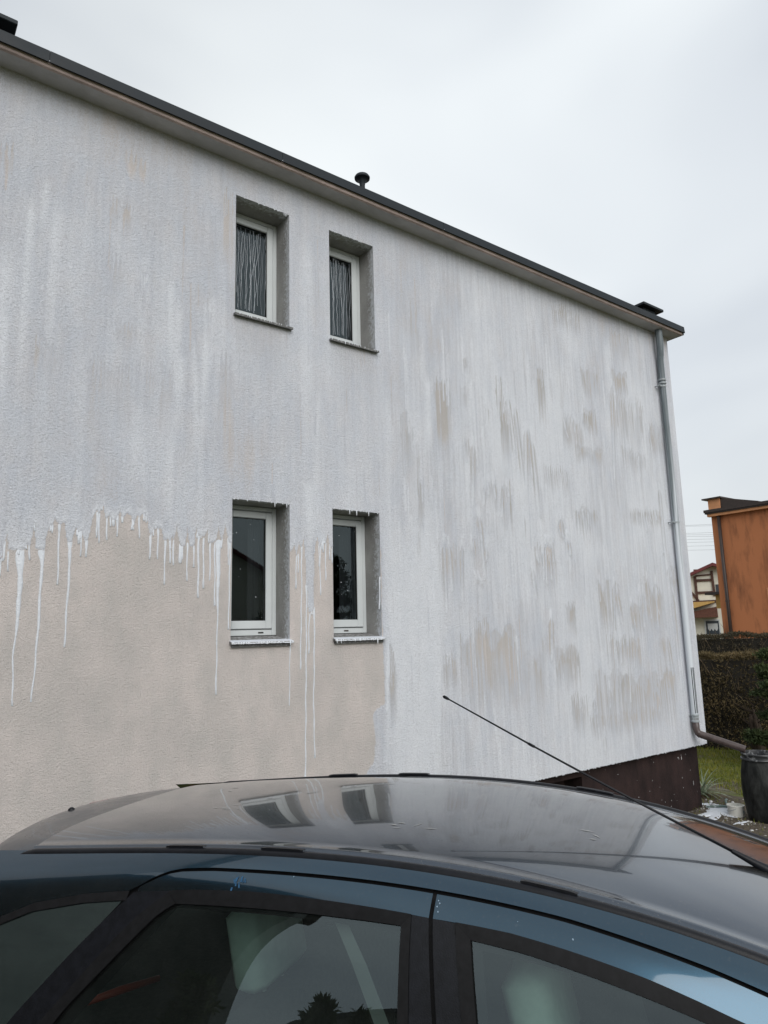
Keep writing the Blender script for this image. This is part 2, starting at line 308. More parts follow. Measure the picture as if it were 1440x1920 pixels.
# facade: bare beige stucco (coat 0) to thick white paint (coat 1), amount of paint is stored on the mesh
def facade_mat():
    m = bpy.data.materials.new('painted_stucco'); m.use_nodes = True
    N = m.node_tree.nodes; L = m.node_tree.links; P = N['Principled BSDF']
    P.inputs['Roughness'].default_value = .8; P.inputs['Specular IOR Level'].default_value = .3
    t = N.new('ShaderNodeTexCoord')
    at = N.new('ShaderNodeAttribute'); at.attribute_name = 'coat'
    sa = N.new('ShaderNodeAttribute'); sa.attribute_name = 'stain_shade'
    def noise(scale, det, rough, st=(1, 1, 1)):
        mp_ = N.new('ShaderNodeMapping'); mp_.inputs['Scale'].default_value = st; L.new(t.outputs['Object'], mp_.inputs['Vector'])
        n = N.new('ShaderNodeTexNoise'); n.inputs['Scale'].default_value = scale; n.inputs['Detail'].default_value = det; n.inputs['Roughness'].default_value = rough
        L.new(mp_.outputs['Vector'], n.inputs['Vector']); return n.outputs['Fac']
    def ramp(src, a, ca, b, cb):
        r = N.new('ShaderNodeValToRGB'); r.color_ramp.elements[0].position = a; r.color_ramp.elements[1].position = b
        r.color_ramp.elements[0].color = (*ca, 1); r.color_ramp.elements[1].color = (*cb, 1); L.new(src, r.inputs['Fac']); return r.outputs['Color']
    def mix(fac, a, b):
        x = N.new('ShaderNodeMix'); x.data_type = 'RGBA'
        if hasattr(fac, 'links'): L.new(fac, x.inputs['Factor'])
        else: x.inputs['Factor'].default_value = fac
        for s, v in (('A', a), ('B', b)):
            if hasattr(v, 'links'): L.new(v, x.inputs[s])
            else: x.inputs[s].default_value = (*v, 1)
        return x.outputs['Result']
    grain = noise(125, 3, .7); blot = noise(1.6, 7, .6); blot2 = noise(4.0, 5, .6, (1.4, 1, .7)); streak = noise(9, 5, .6, (3.2, 1, .16))
    beige = ramp(blot, .34, (.585, .54, .525), .66, (.685, .622, .60))
    grey = mix(ramp(blot2, .42, (0, 0, 0), .70, (.55, .55, .55)), beige, (.49, .475, .46))
    thin = mix(ramp(blot2, .40, (0, 0, 0), .70, (.55, .55, .55)), ramp(streak, .30, (.555, .58, .65), .70, (.625, .65, .715)), ramp(streak, .3, (.595, .575, .60), .7, (.66, .64, .66)))
    white = ramp(blot2, .3, (.715, .74, .80), .7, (.775, .795, .85))
    stain_shade_c = mix(blot2, (.42, .405, .392), (.53, .508, .492))
    # paint amount with grain: thin paint first fills the hollows of the stucco
    g = N.new('ShaderNodeMath'); g.operation = 'MULTIPLY_ADD'; L.new(grain, g.inputs[0]); g.inputs[1].default_value = .55; g.inputs[2].default_value = -.275
    # crisp hair-thin vertical runs, strongest on the right half
    sx = N.new('ShaderNodeSeparateXYZ'); L.new(t.outputs['Object'], sx.inputs['Vector'])
    st_ = N.new('ShaderNodeMapRange'); st_.inputs['From Min'].default_value = .2; st_.inputs['From Max'].default_value = 2.0; st_.inputs['To Min'].default_value = .04; st_.inputs['To Max'].default_value = .22; L.new(sx.outputs['X'], st_.inputs['Value'])
    hair = N.new('ShaderNodeMapRange'); hair.inputs['From Min'].default_value = .40; hair.inputs['From Max'].default_value = .60; hair.inputs['To Min'].default_value = -.45; hair.inputs['To Max'].default_value = .5; L.new(noise(27, 4, .68, (1, 1, .045)), hair.inputs['Value'])
    hm = N.new('ShaderNodeMath'); hm.operation = 'MULTIPLY'; L.new(hair.outputs['Result'], hm.inputs[0]); L.new(st_.outputs['Result'], hm.inputs[1])
    gate = N.new('ShaderNodeMapRange'); gate.inputs['From Min'].default_value = .12; gate.inputs['From Max'].default_value = .30; L.new(at.outputs['Fac'], gate.inputs['Value'])
    hg = N.new('ShaderNodeMath'); hg.operation = 'MULTIPLY'; L.new(hm.outputs['Value'], hg.inputs[0]); L.new(gate.outputs['Result'], hg.inputs[1])
    c0 = N.new('ShaderNodeMath'); c0.operation = 'ADD'; L.new(at.outputs['Fac'], c0.inputs[0]); L.new(hg.outputs['Value'], c0.inputs[1])
    c = N.new('ShaderNodeMath'); c.operation = 'ADD'; L.new(c0.outputs['Value'], c.inputs[0]); L.new(g.outputs['Value'], c.inputs[1])
    lo = N.new('ShaderNodeMapRange'); lo.inputs['From Min'].default_value = .12; lo.inputs['From Max'].default_value = .38; L.new(c.outputs['Value'], lo.inputs['Value'])
    hi = N.new('ShaderNodeMapRange'); hi.inputs['From Min'].default_value = .48; hi.inputs['From Max'].default_value = .98; L.new(c.outputs['Value'], hi.inputs['Value'])
    col = mix(lo.outputs['Result'], grey, thin); col = mix(hi.outputs['Result'], col, white)
    hs = N.new('ShaderNodeMapRange'); hs.inputs['From Min'].default_value = -.08; hs.inputs['From Max'].default_value = .08; hs.inputs['To Min'].default_value = 1.25; hs.inputs['To Max'].default_value = .35; L.new(hg.outputs['Value'], hs.inputs['Value'])
    s0 = N.new('ShaderNodeMath'); s0.operation = 'MULTIPLY'; L.new(sa.outputs['Fac'], s0.inputs[0]); L.new(hs.outputs['Result'], s0.inputs[1])
    sg = N.new('ShaderNodeMath'); sg.operation = 'MULTIPLY'; L.new(s0.outputs['Value'], sg.inputs[0]); 
    gr2 = N.new('ShaderNodeMapRange'); gr2.inputs['From Min'].default_value = .35; gr2.inputs['From Max'].default_value = .62; gr2.inputs['To Min'].default_value = .55; gr2.inputs['To Max'].default_value = 1.15; L.new(grain, gr2.inputs['Value']); L.new(gr2.outputs['Result'], sg.inputs[1]); sg.use_clamp = True
    col = mix(sg.outputs['Value'], col, stain_shade_c)
    pit_shade = ramp(grain, .30, (.79, .79, .79), .56, (1.0, 1.0, 1.0)); px = N.new('ShaderNodeMix'); px.data_type = 'RGBA'; px.blend_type = 'MULTIPLY'; px.inputs['Factor'].default_value = 1.0; L.new(col, px.inputs['A']); L.new(pit_shade, px.inputs['B'])  # stucco hollows darkened in the colour, painted shade to back up the weak bump
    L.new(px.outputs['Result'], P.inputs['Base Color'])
    rr = N.new('ShaderNodeMapRange'); rr.inputs['From Min'].default_value = .3; rr.inputs['From Max'].default_value = 1.0; rr.inputs['To Min'].default_value = .9; rr.inputs['To Max'].default_value = .55
    L.new(c.outputs['Value'], rr.inputs['Value']); L.new(rr.outputs['Result'], P.inputs['Roughness'])
    lump = noise(55, 3, .6)
    b1 = N.new('ShaderNodeBump'); b1.inputs['Distance'].default_value = .011; L.new(grain, b1.inputs['Height'])
    b2 = N.new('ShaderNodeBump'); b2.inputs['Distance'].default_value = .006; L.new(lump, b2.inputs['Height']); L.new(b1.outputs['Normal'], b2.inputs['Normal'])
    b3 = N.new('ShaderNodeBump'); b3.inputs['Distance'].default_value = .0025; L.new(noise(60, 3, .6, (1.6, 1, .12)), b3.inputs['Height']); L.new(b2.outputs['Normal'], b3.inputs['Normal'])
    L.new(b3.outputs['Normal'], P.inputs['Normal'])
    return m
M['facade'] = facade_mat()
M['sidewall'] = mat('side_stucco', (.55, .55, .57), .85, var=.08, vscale=3, bump=.005, bscale=120)

def pipe_mat():
    m = bpy.data.materials.new('downpipe_paint'); m.use_nodes = True
    N = m.node_tree.nodes; L = m.node_tree.links; P = N['Principled BSDF']; P.inputs['Roughness'].default_value = .42
    t = N.new('ShaderNodeTexCoord'); mp_ = N.new('ShaderNodeMapping'); mp_.inputs['Scale'].default_value = (30, 30, .9); L.new(t.outputs['Object'], mp_.inputs['Vector'])
    n = N.new('ShaderNodeTexNoise'); n.inputs['Scale'].default_value = 1.2; n.inputs['Detail'].default_value = 5; L.new(mp_.outputs['Vector'], n.inputs['Vector'])
    sp = N.new('ShaderNodeSeparateXYZ'); L.new(t.outputs['Object'], sp.inputs['Vector'])
    mr = N.new('ShaderNodeMapRange'); mr.inputs['From Min'].default_value = 5.8; mr.inputs['From Max'].default_value = 2.4; mr.inputs['To Min'].default_value = -.20; mr.inputs['To Max'].default_value = .50
    L.new(sp.outputs['Z'], mr.inputs['Value'])
    a = N.new('ShaderNodeMath'); a.operation = 'ADD'; L.new(n.outputs['Fac'], a.inputs[0]); L.new(mr.outputs['Result'], a.inputs[1])
    r = N.new('ShaderNodeValToRGB'); r.color_ramp.elements[0].position = .38; r.color_ramp.elements[1].position = .82
    r.color_ramp.elements[0].color = (.12, .145, .16, 1); r.color_ramp.elements[1].color = (.62, .66, .71, 1)
    L.new(a.outputs['Value'], r.inputs['Fac']); L.new(r.outputs['Color'], P.inputs['Base Color'])
    return m
M['pipe'] = pipe_mat()

def ground_mat():
    m = bpy.data.materials.new('ground_soil_grass'); m.use_nodes = True
    N = m.node_tree.nodes; L = m.node_tree.links; P = N['Principled BSDF']; P.inputs['Roughness'].default_value = .95
    t = N.new('ShaderNodeTexCoord')
    def noise(s, d):
        n = N.new('ShaderNodeTexNoise'); n.inputs['Scale'].default_value = s; n.inputs['Detail'].default_value = d; n.inputs['Roughness'].default_value = .65; L.new(t.outputs['Object'], n.inputs['Vector']); return n.outputs['Fac']
    r1 = N.new('ShaderNodeValToRGB'); r1.color_ramp.elements[0].position = .35; r1.color_ramp.elements[1].position = .7
    r1.color_ramp.elements[0].color = (.05, .04, .028, 1); r1.color_ramp.elements[1].color = (.20, .165, .125, 1); L.new(noise(18, 9), r1.inputs['Fac'])
    r2_ = N.new('ShaderNodeValToRGB'); r2_.color_ramp.elements[0].position = .3; r2_.color_ramp.elements[1].position = .7
    r2_.color_ramp.elements[0].color = (.07, .085, .022, 1); r2_.color_ramp.elements[1].color = (.15, .165, .045, 1); L.new(noise(9, 8), r2_.inputs['Fac'])
    r3 = N.new('ShaderNodeValToRGB'); r3.color_ramp.elements[0].position = .40; r3.color_ramp.elements[1].position = .55; L.new(noise(.9, 6), r3.inputs['Fac'])
    x = N.new('ShaderNodeMix'); x.data_type = 'RGBA'; L.new(r3.outputs['Color'], x.inputs['Factor']); L.new(r1.outputs['Color'], x.inputs['A']); L.new(r2_.outputs['Color'], x.inputs['B'])
    L.new(x.outputs['Result'], P.inputs['Base Color'])
    b = N.new('ShaderNodeBump'); b.inputs['Distance'].default_value = .03; L.new(noise(30, 8), b.inputs['Height']); L.new(b.outputs['Normal'], P.inputs['Normal'])
    return m
M['ground'] = ground_mat()
M['gravel'] = mat('drive_gravel', (.10, .095, .088), .95, col2=(.24, .23, .215), vscale=60, ramp=(.35, .7), bump=.02, bscale=90)

# traced on the facade in metres: (x, z), widths
EDGE_LEFT=[(0.731,3.215),(0.743,3.339),(0.762,3.436),(0.779,3.335),(0.819,3.331),(0.875,3.334),(0.893,3.381),(0.909,3.359),(0.929,3.54),(0.948,3.349),(0.968,3.339),(1.001,3.341),(1.01,3.446),(1.03,3.524),(1.042,3.507),(1.062,3.579),(1.08,3.533),(1.099,3.523),(1.125,3.56),(1.149,3.407),(1.18,3.409),(1.193,3.482),(1.206,3.512),(1.221,3.477),(1.248,3.497),(1.269,3.414),(1.291,3.428),(1.317,3.6),(1.344,3.651),(1.359,3.627),(1.373,3.653),(1.386,3.716),(1.411,3.595),(1.435,3.621),(1.458,3.586),(1.476,3.587),(1.487,3.601),(1.512,3.665),(1.529,3.616),(1.564,3.644),(1.589,3.646),(1.618,3.573),(1.644,3.651),(1.657,3.626),(1.684,3.654),(1.719,3.631),(1.736,3.517),(1.749,3.493),(1.785,3.566),(1.805,3.541),(1.833,3.556),(1.852,3.461),(1.884,3.469),(1.904,3.451),(1.92,3.504),(1.93,3.465),(1.954,3.571),(1.977,3.455),(1.997,3.417),(2.024,3.419),(2.04,3.577),(2.064,3.421),(2.098,3.423),(2.112,3.589),(2.13,3.517),(2.164,3.519),(2.179,3.493),(2.209,3.562),(2.235,3.457),(2.263,3.465),(2.284,3.473),(2.303,3.596),(2.334,3.476),(2.364,3.621),(2.398,3.479),(2.413,3.467)]
EDGE_MID=[(2.975,3.426),(2.995,3.441),(3.019,3.485),(3.035,3.386),(3.06,3.509),(3.084,3.46),(3.113,3.562),(3.128,3.375),(3.13,3.147),(3.143,3.119),(3.154,2.921),(3.166,2.893),(3.203,2.904),(3.218,3.394),(3.229,3.496),(3.252,3.586),(3.276,3.47),(3.297,3.53),(3.322,3.575),(3.336,3.502),(3.363,3.615),(3.383,3.505),(3.408,3.477)]
BARE_RIGHT=[(3.962,3.226),(3.961,2.77),(3.967,2.471),(3.976,2.053),(3.827,1.986),(3.848,1.757),(3.833,1.549),(3.724,1.439),(3.704,1.36)]
DRIPS=[[(0.774,3.329,0.01),(0.781,3.178,0.0099)],[(0.846,3.356,0.063),(0.853,3.254,0.0507),(0.86,3.096,0.0444),(0.862,2.896,0.0361),(0.855,2.775,0.0199),(0.847,2.601,0.0158),(0.861,2.279,0.0128)],[(0.902,3.393,0.0103),(0.912,3.262,0.0103)],[(0.977,3.363,0.0524),(0.991,3.259,0.0294),(0.992,2.985,0.0249),(0.991,2.761,0.0186),(0.986,2.54,0.0163),(0.974,2.297,0.0131)],[(1.043,3.53,0.0118),(1.046,3.462,0.0118)],[(1.089,3.546,0.0195),(1.096,3.334,0.0183),(1.099,3.095,0.0139)],[(1.163,3.432,0.033),(1.175,3.267,0.0263),(1.17,2.929,0.0195),(1.167,2.658,0.015)],[(1.228,3.496,0.0134),(1.228,3.394,0.0134)],[(1.277,3.451,0.0203),(1.282,3.301,0.0146)],[(1.361,3.652,0.0151),(1.369,3.41,0.0138)],[(1.415,3.62,0.0153),(1.423,3.435,0.014)],[(1.466,3.611,0.0142),(1.468,3.543,0.0154)],[(1.494,3.639,0.0167),(1.496,3.464,0.0131)],[(1.528,3.629,0.0132),(1.531,3.573,0.0144)],[(1.624,3.611,0.0172),(1.606,3.566,0.0147),(1.602,3.521,0.0134)],[(1.656,3.652,0.0149),(1.664,3.462,0.0136)],[(1.752,3.519,0.0227),(1.746,3.305,0.015)],[(1.804,3.561,0.0179),(1.808,3.308,0.014)],[(1.863,3.487,0.0207),(1.866,3.295,0.0167),(1.866,3.111,0.014)],[(1.9,3.464,0.0143),(1.907,3.28,0.0142)],[(1.929,3.491,0.017),(1.934,3.266,0.0156)],[(1.99,3.456,0.0398),(1.987,3.287,0.029)],[(2.043,3.459,0.0188),(2.047,3.144,0.0146)],[(2.095,3.449,0.0149),(2.099,3.252,0.0148)],[(2.135,3.544,0.0247),(2.138,3.254,0.0204),(2.141,3.013,0.0162)],[(2.178,3.52,0.018),(2.183,3.088,0.0164)],[(2.237,3.484,0.021),(2.235,3.152,0.0152)],[(2.274,3.486,0.0169),(2.283,2.949,0.0167)],[(2.308,3.488,0.0596),(2.308,3.127,0.0365),(2.308,2.864,0.0181),(2.306,2.606,0.0152),(2.305,2.252,0.0164)],[(2.41,3.494,0.0174),(2.407,3.129,0.0158),(2.404,2.759,0.0156)],[(3.038,3.407,0.0146),(3.029,3.1,0.0144)],[(3.054,3.408,0.013),(3.052,3.241,0.0129)],[(3.089,3.489,0.0181),(3.087,3.061,0.0146),(3.08,2.782,0.0161),(3.072,2.41,0.0159)],[(3.138,3.161,0.0213),(3.131,2.643,0.0178),(3.123,2.099,0.0175),(3.115,1.47,0.0171)],[(3.172,2.921,0.0181),(3.16,2.781,0.0147),(3.155,2.539,0.0146)],[(3.215,2.949,0.0215),(3.213,2.64,0.0181),(3.207,2.365,0.0163),(3.2,2.093,0.0161),(3.209,1.663,0.016)],[(3.287,3.514,0.0171),(3.277,3.266,0.0135),(3.282,3.047,0.0151)],[(3.306,3.545,0.0154),(3.305,3.456,0.0154)],[(3.34,3.532,0.0172),(3.337,3.18,0.0154)],[(3.388,3.527,0.0139),(3.381,3.369,0.0138)],[(3.411,3.506,0.014),(3.408,3.336,0.0139)],[(2.972,2.633,0.011),(2.967,2.377,0.0124),(2.963,2.115,0.0123)],[(3.946,3.226,0.0134),(3.928,2.921,0.0151)],[(4.031,2.678,0.0229),(4.008,2.322,0.0208),(3.985,1.958,0.0242)]]
RUNS=[[(5.305,3.966),(5.316,3.65),(5.345,3.242)],[(5.162,3.656),(5.172,3.545)],[(5.398,3.631),(5.371,3.433)],[(5.031,3.633),(4.993,2.996)],[(4.841,3.622),(4.862,3.099)],[(5.192,3.287),(5.241,3.227)],[(5.245,3.288),(5.298,3.19)],[(4.782,3.649),(4.771,2.878)],[(6.01,4.024),(6.004,3.673)],[(6.388,3.729),(6.418,3.509),(6.431,3.256)],[(6.318,3.657),(6.292,3.252)],[(6.453,3.733),(6.479,3.477)],[(6.194,3.533),(6.223,3.45)],[(6.668,4.044),(6.679,3.772)],[(6.751,3.812),(6.737,3.488)],[(6.789,3.797),(6.806,3.578)],[(6.099,3.429),(6.136,3.036)],[(6.38,2.872),(6.341,2.352)],[(6.596,3.985),(6.642,3.796)],[(7.622,3.287),(7.517,2.307)],[(7.659,3.166),(7.725,2.725)],[(7.814,2.533),(7.772,1.768)],[(7.954,3.032),(7.993,2.722)],[(8.347,3.373),(8.376,2.8)],[(8.548,3.327),(8.561,2.849)],[(8.857,3.528),(8.871,3.335)],[(8.929,3.213),(8.975,3.021),(8.98,2.06)],[(8.738,3.752),(8.805,3.685)],[(7.57,2.602),(7.575,2.539)],[(7.948,2.61),(7.902,2.196)],[(8.701,2.594),(8.759,2.038)],[(8.373,1.866),(8.375,1.609)],[(7.362,2.01),(7.352,1.74)],[(8.231,3.184),(8.199,2.686)],[(8.148,3.199),(8.125,2.95)],[(7.323,3.295),(7.313,3.011)],[(8.551,3.155),(8.504,2.682)],[(6.765,3.805),(6.787,3.574)],[(6.362,3.719),(6.335,3.211)],[(6.431,3.731),(6.43,3.377)],[(8.462,4.123),(8.453,3.964)],[(6.369,2.874),(6.338,2.343)],[(7.676,2.599),(7.641,2.256)],[(7.052,1.911),(7.045,1.751)],[(7.197,1.503),(7.185,1.257)],[(5.966,5.329),(6.055,4.199)],[(5.855,5.423),(5.919,4.756)],[(5.263,4.77),(5.216,4.033)],[(5.412,4.33),(5.381,4.048)],[(5.475,4.373),(5.466,4.178)],[(5.548,4.363),(5.568,4.135)],[(5.707,4.345),(5.652,3.948)],[(5.758,4.351),(5.783,4.191)],[(5.269,3.969),(5.313,3.75)],[(5.502,5.281),(5.505,4.97)],[(6.174,5.096),(6.198,4.455)],[(8.396,4.311),(8.441,3.971)],[(8.528,4.323),(8.578,4.114)],[(8.652,4.373),(8.716,4.144)],[(8.298,4.302),(8.316,4.209)],[(6.994,4.186),(6.993,3.822)],[(7.093,4.107),(7.116,3.726)],[(7.197,4.063),(7.186,3.782)],[(6.609,4.017),(6.686,3.769)],[(6.357,3.733),(6.405,3.474)],[(6.767,3.808),(6.805,3.557)],[(6.139,5.065),(6.075,4.187)],[(6.225,4.942),(6.277,4.04)],[(8.72,5.459),(8.756,5.139)],[(7.936,5.981),(7.815,4.613)],[(7.253,5.485),(7.218,5.312)],[(7.057,5.359),(7.06,5.14)],[(6.865,5.218),(6.914,5.045)],[(8.845,4.629),(8.845,3.591)]]
PATCHES=[(4.73,4.954,5.463,4.534,0.95),(5.141,5.237,5.771,5.567,0.5),(5.106,5.225,5.474,5.091,0.4),(5.648,5.791,5.744,5.093,0.5),(5.706,5.902,5.419,4.607,0.7),(4.242,4.415,4.949,4.176,0.35),(4.453,4.536,4.361,3.679,0.5),(5.13,5.212,4.829,4.58,0.5),(5.239,5.298,4.775,4.035,0.4),(5.402,5.61,4.378,4.023,0.4),(5.686,5.825,4.389,3.76,0.65),(6.145,6.2,5.101,4.449,0.6),(4.374,4.535,6.276,5.494,0.25),(4.833,4.902,5.842,5.587,0.3),(4.338,4.482,4.68,3.705,0.3),(6.781,7.311,6.872,6.475,0.6),(6.377,6.532,5.923,5.145,0.75),(7.268,7.626,6.118,5.686,0.45),(7.237,7.53,5.55,5.205,0.75),(6.825,7.213,5.356,4.877,0.5),(7.938,8.297,6.224,5.852,0.8),(7.827,8.612,5.886,5.036,0.4),(8.718,9.037,5.699,5.027,0.7),(7.043,7.59,5.015,4.791,0.5),(6.429,6.926,4.713,4.31,0.35),(8.041,8.565,5.139,4.78,0.45),(6.923,7.394,4.202,3.901,0.5),(8.055,8.844,4.317,4.026,0.6),(7.981,8.414,6.903,6.328,0.35),(6.601,6.704,4.072,3.8,0.35),(6.756,6.835,3.81,3.606,0.4),(6.32,6.518,3.754,3.457,0.45),(6.165,6.26,3.546,3.417,0.4),(5.18,5.298,3.677,3.211,0.55),(4.684,4.733,3.661,2.879,0.35),(4.788,4.838,3.682,3.083,0.4),(4.906,5.018,3.661,3.026,0.25),(5.161,5.351,2.892,2.428,0.5),(4.937,5.764,2.785,1.839,0.5),(4.703,4.858,2.56,2.094,0.55),(6.17,6.551,3.729,3.103,0.4),(6.65,6.809,3.041,2.703,0.5),(6.184,6.406,2.709,2.307,0.4),(6.495,6.774,2.554,2.21,0.45),(5.755,6.222,2.555,1.783,0.3),(4.424,4.519,3.897,3.381,0.35),(6.649,6.825,3.053,2.62,0.6),(7.282,7.513,3.33,2.606,0.7),(7.57,7.73,3.305,2.695,0.5),(7.924,8.205,3.033,2.608,0.55),(8.286,8.673,3.361,2.6,0.5),(7.366,8.085,2.614,2.222,0.5),(8.454,8.647,2.597,2.315,0.5),(7.095,8.829,2.209,1.408,0.5),(8.49,8.788,2.127,1.947,0.5),(8.911,9.103,3.571,3.021,0.65),(6.418,6.828,2.519,1.987,0.5),(6.632,6.932,1.972,1.476,0.5),(6.924,8.345,1.734,1.435,0.45),(4.025,4.107,2.67,1.88,0.85),(1.435,1.614,6.707,6.464,0.5),(1.348,1.521,6.263,5.951,0.45),(1.599,1.652,5.657,5.273,0.6),(1.352,1.471,5.744,5.404,0.4),(1.421,1.592,5.238,4.997,0.35),(2.295,2.401,6.749,5.842,0.5),(2.168,2.208,5.624,5.078,0.45),(2.036,2.113,5.289,4.914,0.3),(0.854,1.017,4.945,4.535,0.3),(0.546,0.633,6.411,6.088,0.35),(1.215,1.75,4.929,4.282,0.25),(1.79,1.917,4.94,4.157,0.35),(2.281,2.422,5.214,4.032,0.4)]
BRIGHT=[(2.061,5.247,2.103,3.965,0.0271),(2.163,5.618,2.171,4.659,0.018),(2.213,5.633,2.206,4.882,0.0202),(0.779,6.087,0.768,4.334,0.0239),(0.873,6.199,0.858,5.748,0.0307),(0.646,5.063,0.667,4.447,0.0196),(1.638,5.624,1.655,5.395,0.0143),(1.961,5.025,1.95,4.354,0.0226),(1.849,5.688,1.864,4.811,0.0188),(3.163,4.083,3.175,3.464,0.044),(4.024,2.648,3.972,1.321,0.0172),(4.162,2.463,4.138,1.297,0.0195),(4.531,3.901,4.414,1.321,0.0482),(4.672,3.612,4.575,1.299,0.0392),(4.642,5.399,4.623,4.542,0.035),(5.154,4.527,5.129,3.755,0.0326),(7.902,6.675,7.741,4.512,0.0835)]
# ------------------------------------------------------------------ ground
def sstep(a, b, x):
    t = np.clip((np.asarray(x, float) - a) / (b - a), 0, 1); return t * t * (3 - 2 * t)
CAR_Z = 0.55
def gz(x, y):
    return 0.25 + (CAR_Z - .25) * (1 - sstep(4.2, 8.0, x)) - .25 * sstep(16, 40, np.hypot(x, y))
def vnoise(u, v, seed):
    """value noise on numpy arrays, 0..1"""
    u = np.asarray(u, float); v = np.asarray(v, float)
    def h(a, b):
        q = np.sin(a * 127.1 + b * 311.7 + seed * 74.7) * 43758.5453
        return q - np.floor(q)
    iu, iv = np.floor(u), np.floor(v); fu, fv = u - iu, v - iv
    fu = fu * fu * (3 - 2 * fu); fv = fv * fv * (3 - 2 * fv)
    return (h(iu, iv) * (1 - fu) + h(iu + 1, iv) * fu) * (1 - fv) + (h(iu, iv + 1) * (1 - fu) + h(iu + 1, iv + 1) * fu) * fv
def gridmesh(name, X, Y, Z):
    """arrays (r,c) -> mesh"""
    r, c = X.shape; me = bpy.data.meshes.new(name)
    i = np.arange(r * c).reshape(r, c)
    q = np.stack([i[:-1, :-1], i[:-1, 1:], i[1:, 1:], i[1:, :-1]], -1).reshape(-1, 4)
    return mesh_np(me, np.stack([X, Y, Z], -1).reshape(-1, 3), q)
def mesh_np(me, V, Q):
    Q = np.asarray(Q, np.int32); k = Q.shape[1]
    me.vertices.add(len(V)); me.vertices.foreach_set('co', np.asarray(V, np.float32).ravel())
    me.loops.add(Q.size); me.loops.foreach_set('vertex_index', Q.ravel())
    me.polygons.add(len(Q)); me.polygons.foreach_set('loop_start', np.arange(0, Q.size, k, dtype=np.int32))
    me.update(calc_edges=True); me.validate(); return me
gx = np.concatenate([[-900, -300, -100, -50, -25, -12], np.arange(-6, 18.01, .2), [20, 24, 30, 40, 60, 100, 300, 900]])
gy = np.concatenate([[-900, -300, -100, -60, -40, -25, -15], np.arange(-9, 6.01, .2), [8, 10, 14, 20, 30, 60, 100, 300, 900]])
GX, GY = np.meshgrid(gx, gy)
GZ = gz(GX, GY) + (.05 * (vnoise(GX * 1.3, GY * 1.3, 3) - .5) + .03 * (vnoise(GX * 4, GY * 4, 5) - .5)) * (np.hypot(GX, GY) < 30)
ground = finish('ground', gridmesh('ground', GX, GY, GZ), M['ground'], smooth=True); tag(ground, kind='structure')

# ------------------------------------------------------------------ the painted house
WX = (2.4225, 2.9679, 3.4147, 3.9523)            # window columns
WZ = (2.6424, 3.8413, 5.4839, 6.6536)            # sill / lintel heights of both storeys
XL, XC, ZB, ZT = -3.0, 9.428, 1.095, 6.976
DEPTH = 9.0
house = empty('house', (3.2, 4.0, .25))
tag(house, 'two-storey house with white paint running down its beige side wall', 'house')
HO = Vector(house.location)
class HB(MB):
    def build(self, name, mats, parent=None, smooth=False, auto=None):
        off = HO if parent is not None else Vector((0, 0, 0))
        self.v = [(a - off.x, b - off.y, c - off.z) for a, b, c in self.v]
        return super().build(name, mats, parent, smooth, auto)

def seg(a, b, step):
    n = max(1, int(round((b - a) / step))); return list(np.linspace(a, b, n + 1)[:-1])
xs = seg(XL, .2, .1) + seg(.2, WX[0], .0085) + seg(WX[0], WX[1], .0085) + seg(WX[1], WX[2], .0085) + seg(WX[2], WX[3], .0085) + seg(WX[3], XC, .010) + [XC]
zs = seg(ZB, WZ[0], .022) + seg(WZ[0], WZ[1], .018) + seg(WZ[1], WZ[2], .022) + seg(WZ[2], WZ[3], .022) + seg(WZ[3], ZT, .022) + [ZT]
xs = np.array(xs); zs = np.array(zs)
FX, FZ = np.meshgrid(xs, zs)
# paint amount
coat = (.60 + .34 * (vnoise(FX * 1.3, FZ * .45, 1) - .5) + .22 * (vnoise(FX * 5.5, FZ * .55, 2) - .5)
        + (.08 + .05 * sstep(3, 5, FX)) * (vnoise(FX * 19, FZ * .8, 4) - .5) + (.06 + .03 * sstep(3, 5, FX)) * (vnoise(FX * 47 + 2 * vnoise(FX * 3, FZ, 3), FZ * 2.1, 6) - .5)
        + .20 * (vnoise(FX * 3.1 + .5 * FZ, FZ * 1.9, 14) - .5)
        + .30 * (1 - sstep(3, 4.5, FX)) * (vnoise(FX * 1.5 + 2.3, FZ * 1.2, 16) * .6 + vnoise(FX * 3.7, FZ * 2.6, 17) * .4 - .5))
coat += .13 * sstep(4.2, 6.5, FX) * (1 - sstep(5.0, 6.2, FZ))
coat -= .16 * np.exp(-(ZT - FZ) / .45)  # coat thinned towards the eaves, part of the painted soffit shade
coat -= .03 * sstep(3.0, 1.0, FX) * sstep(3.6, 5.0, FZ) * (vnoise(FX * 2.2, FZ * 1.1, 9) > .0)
stain_shade = .16 * np.exp(-(ZT - FZ) / .35) + .07 * sstep(.60, .85, vnoise(FX * 9, FZ * .7, 12)) * sstep(1.5, 6.5, FZ)  # first term: grime under the eaves with some soffit shade painted in
relief = np.zeros_like(coat)
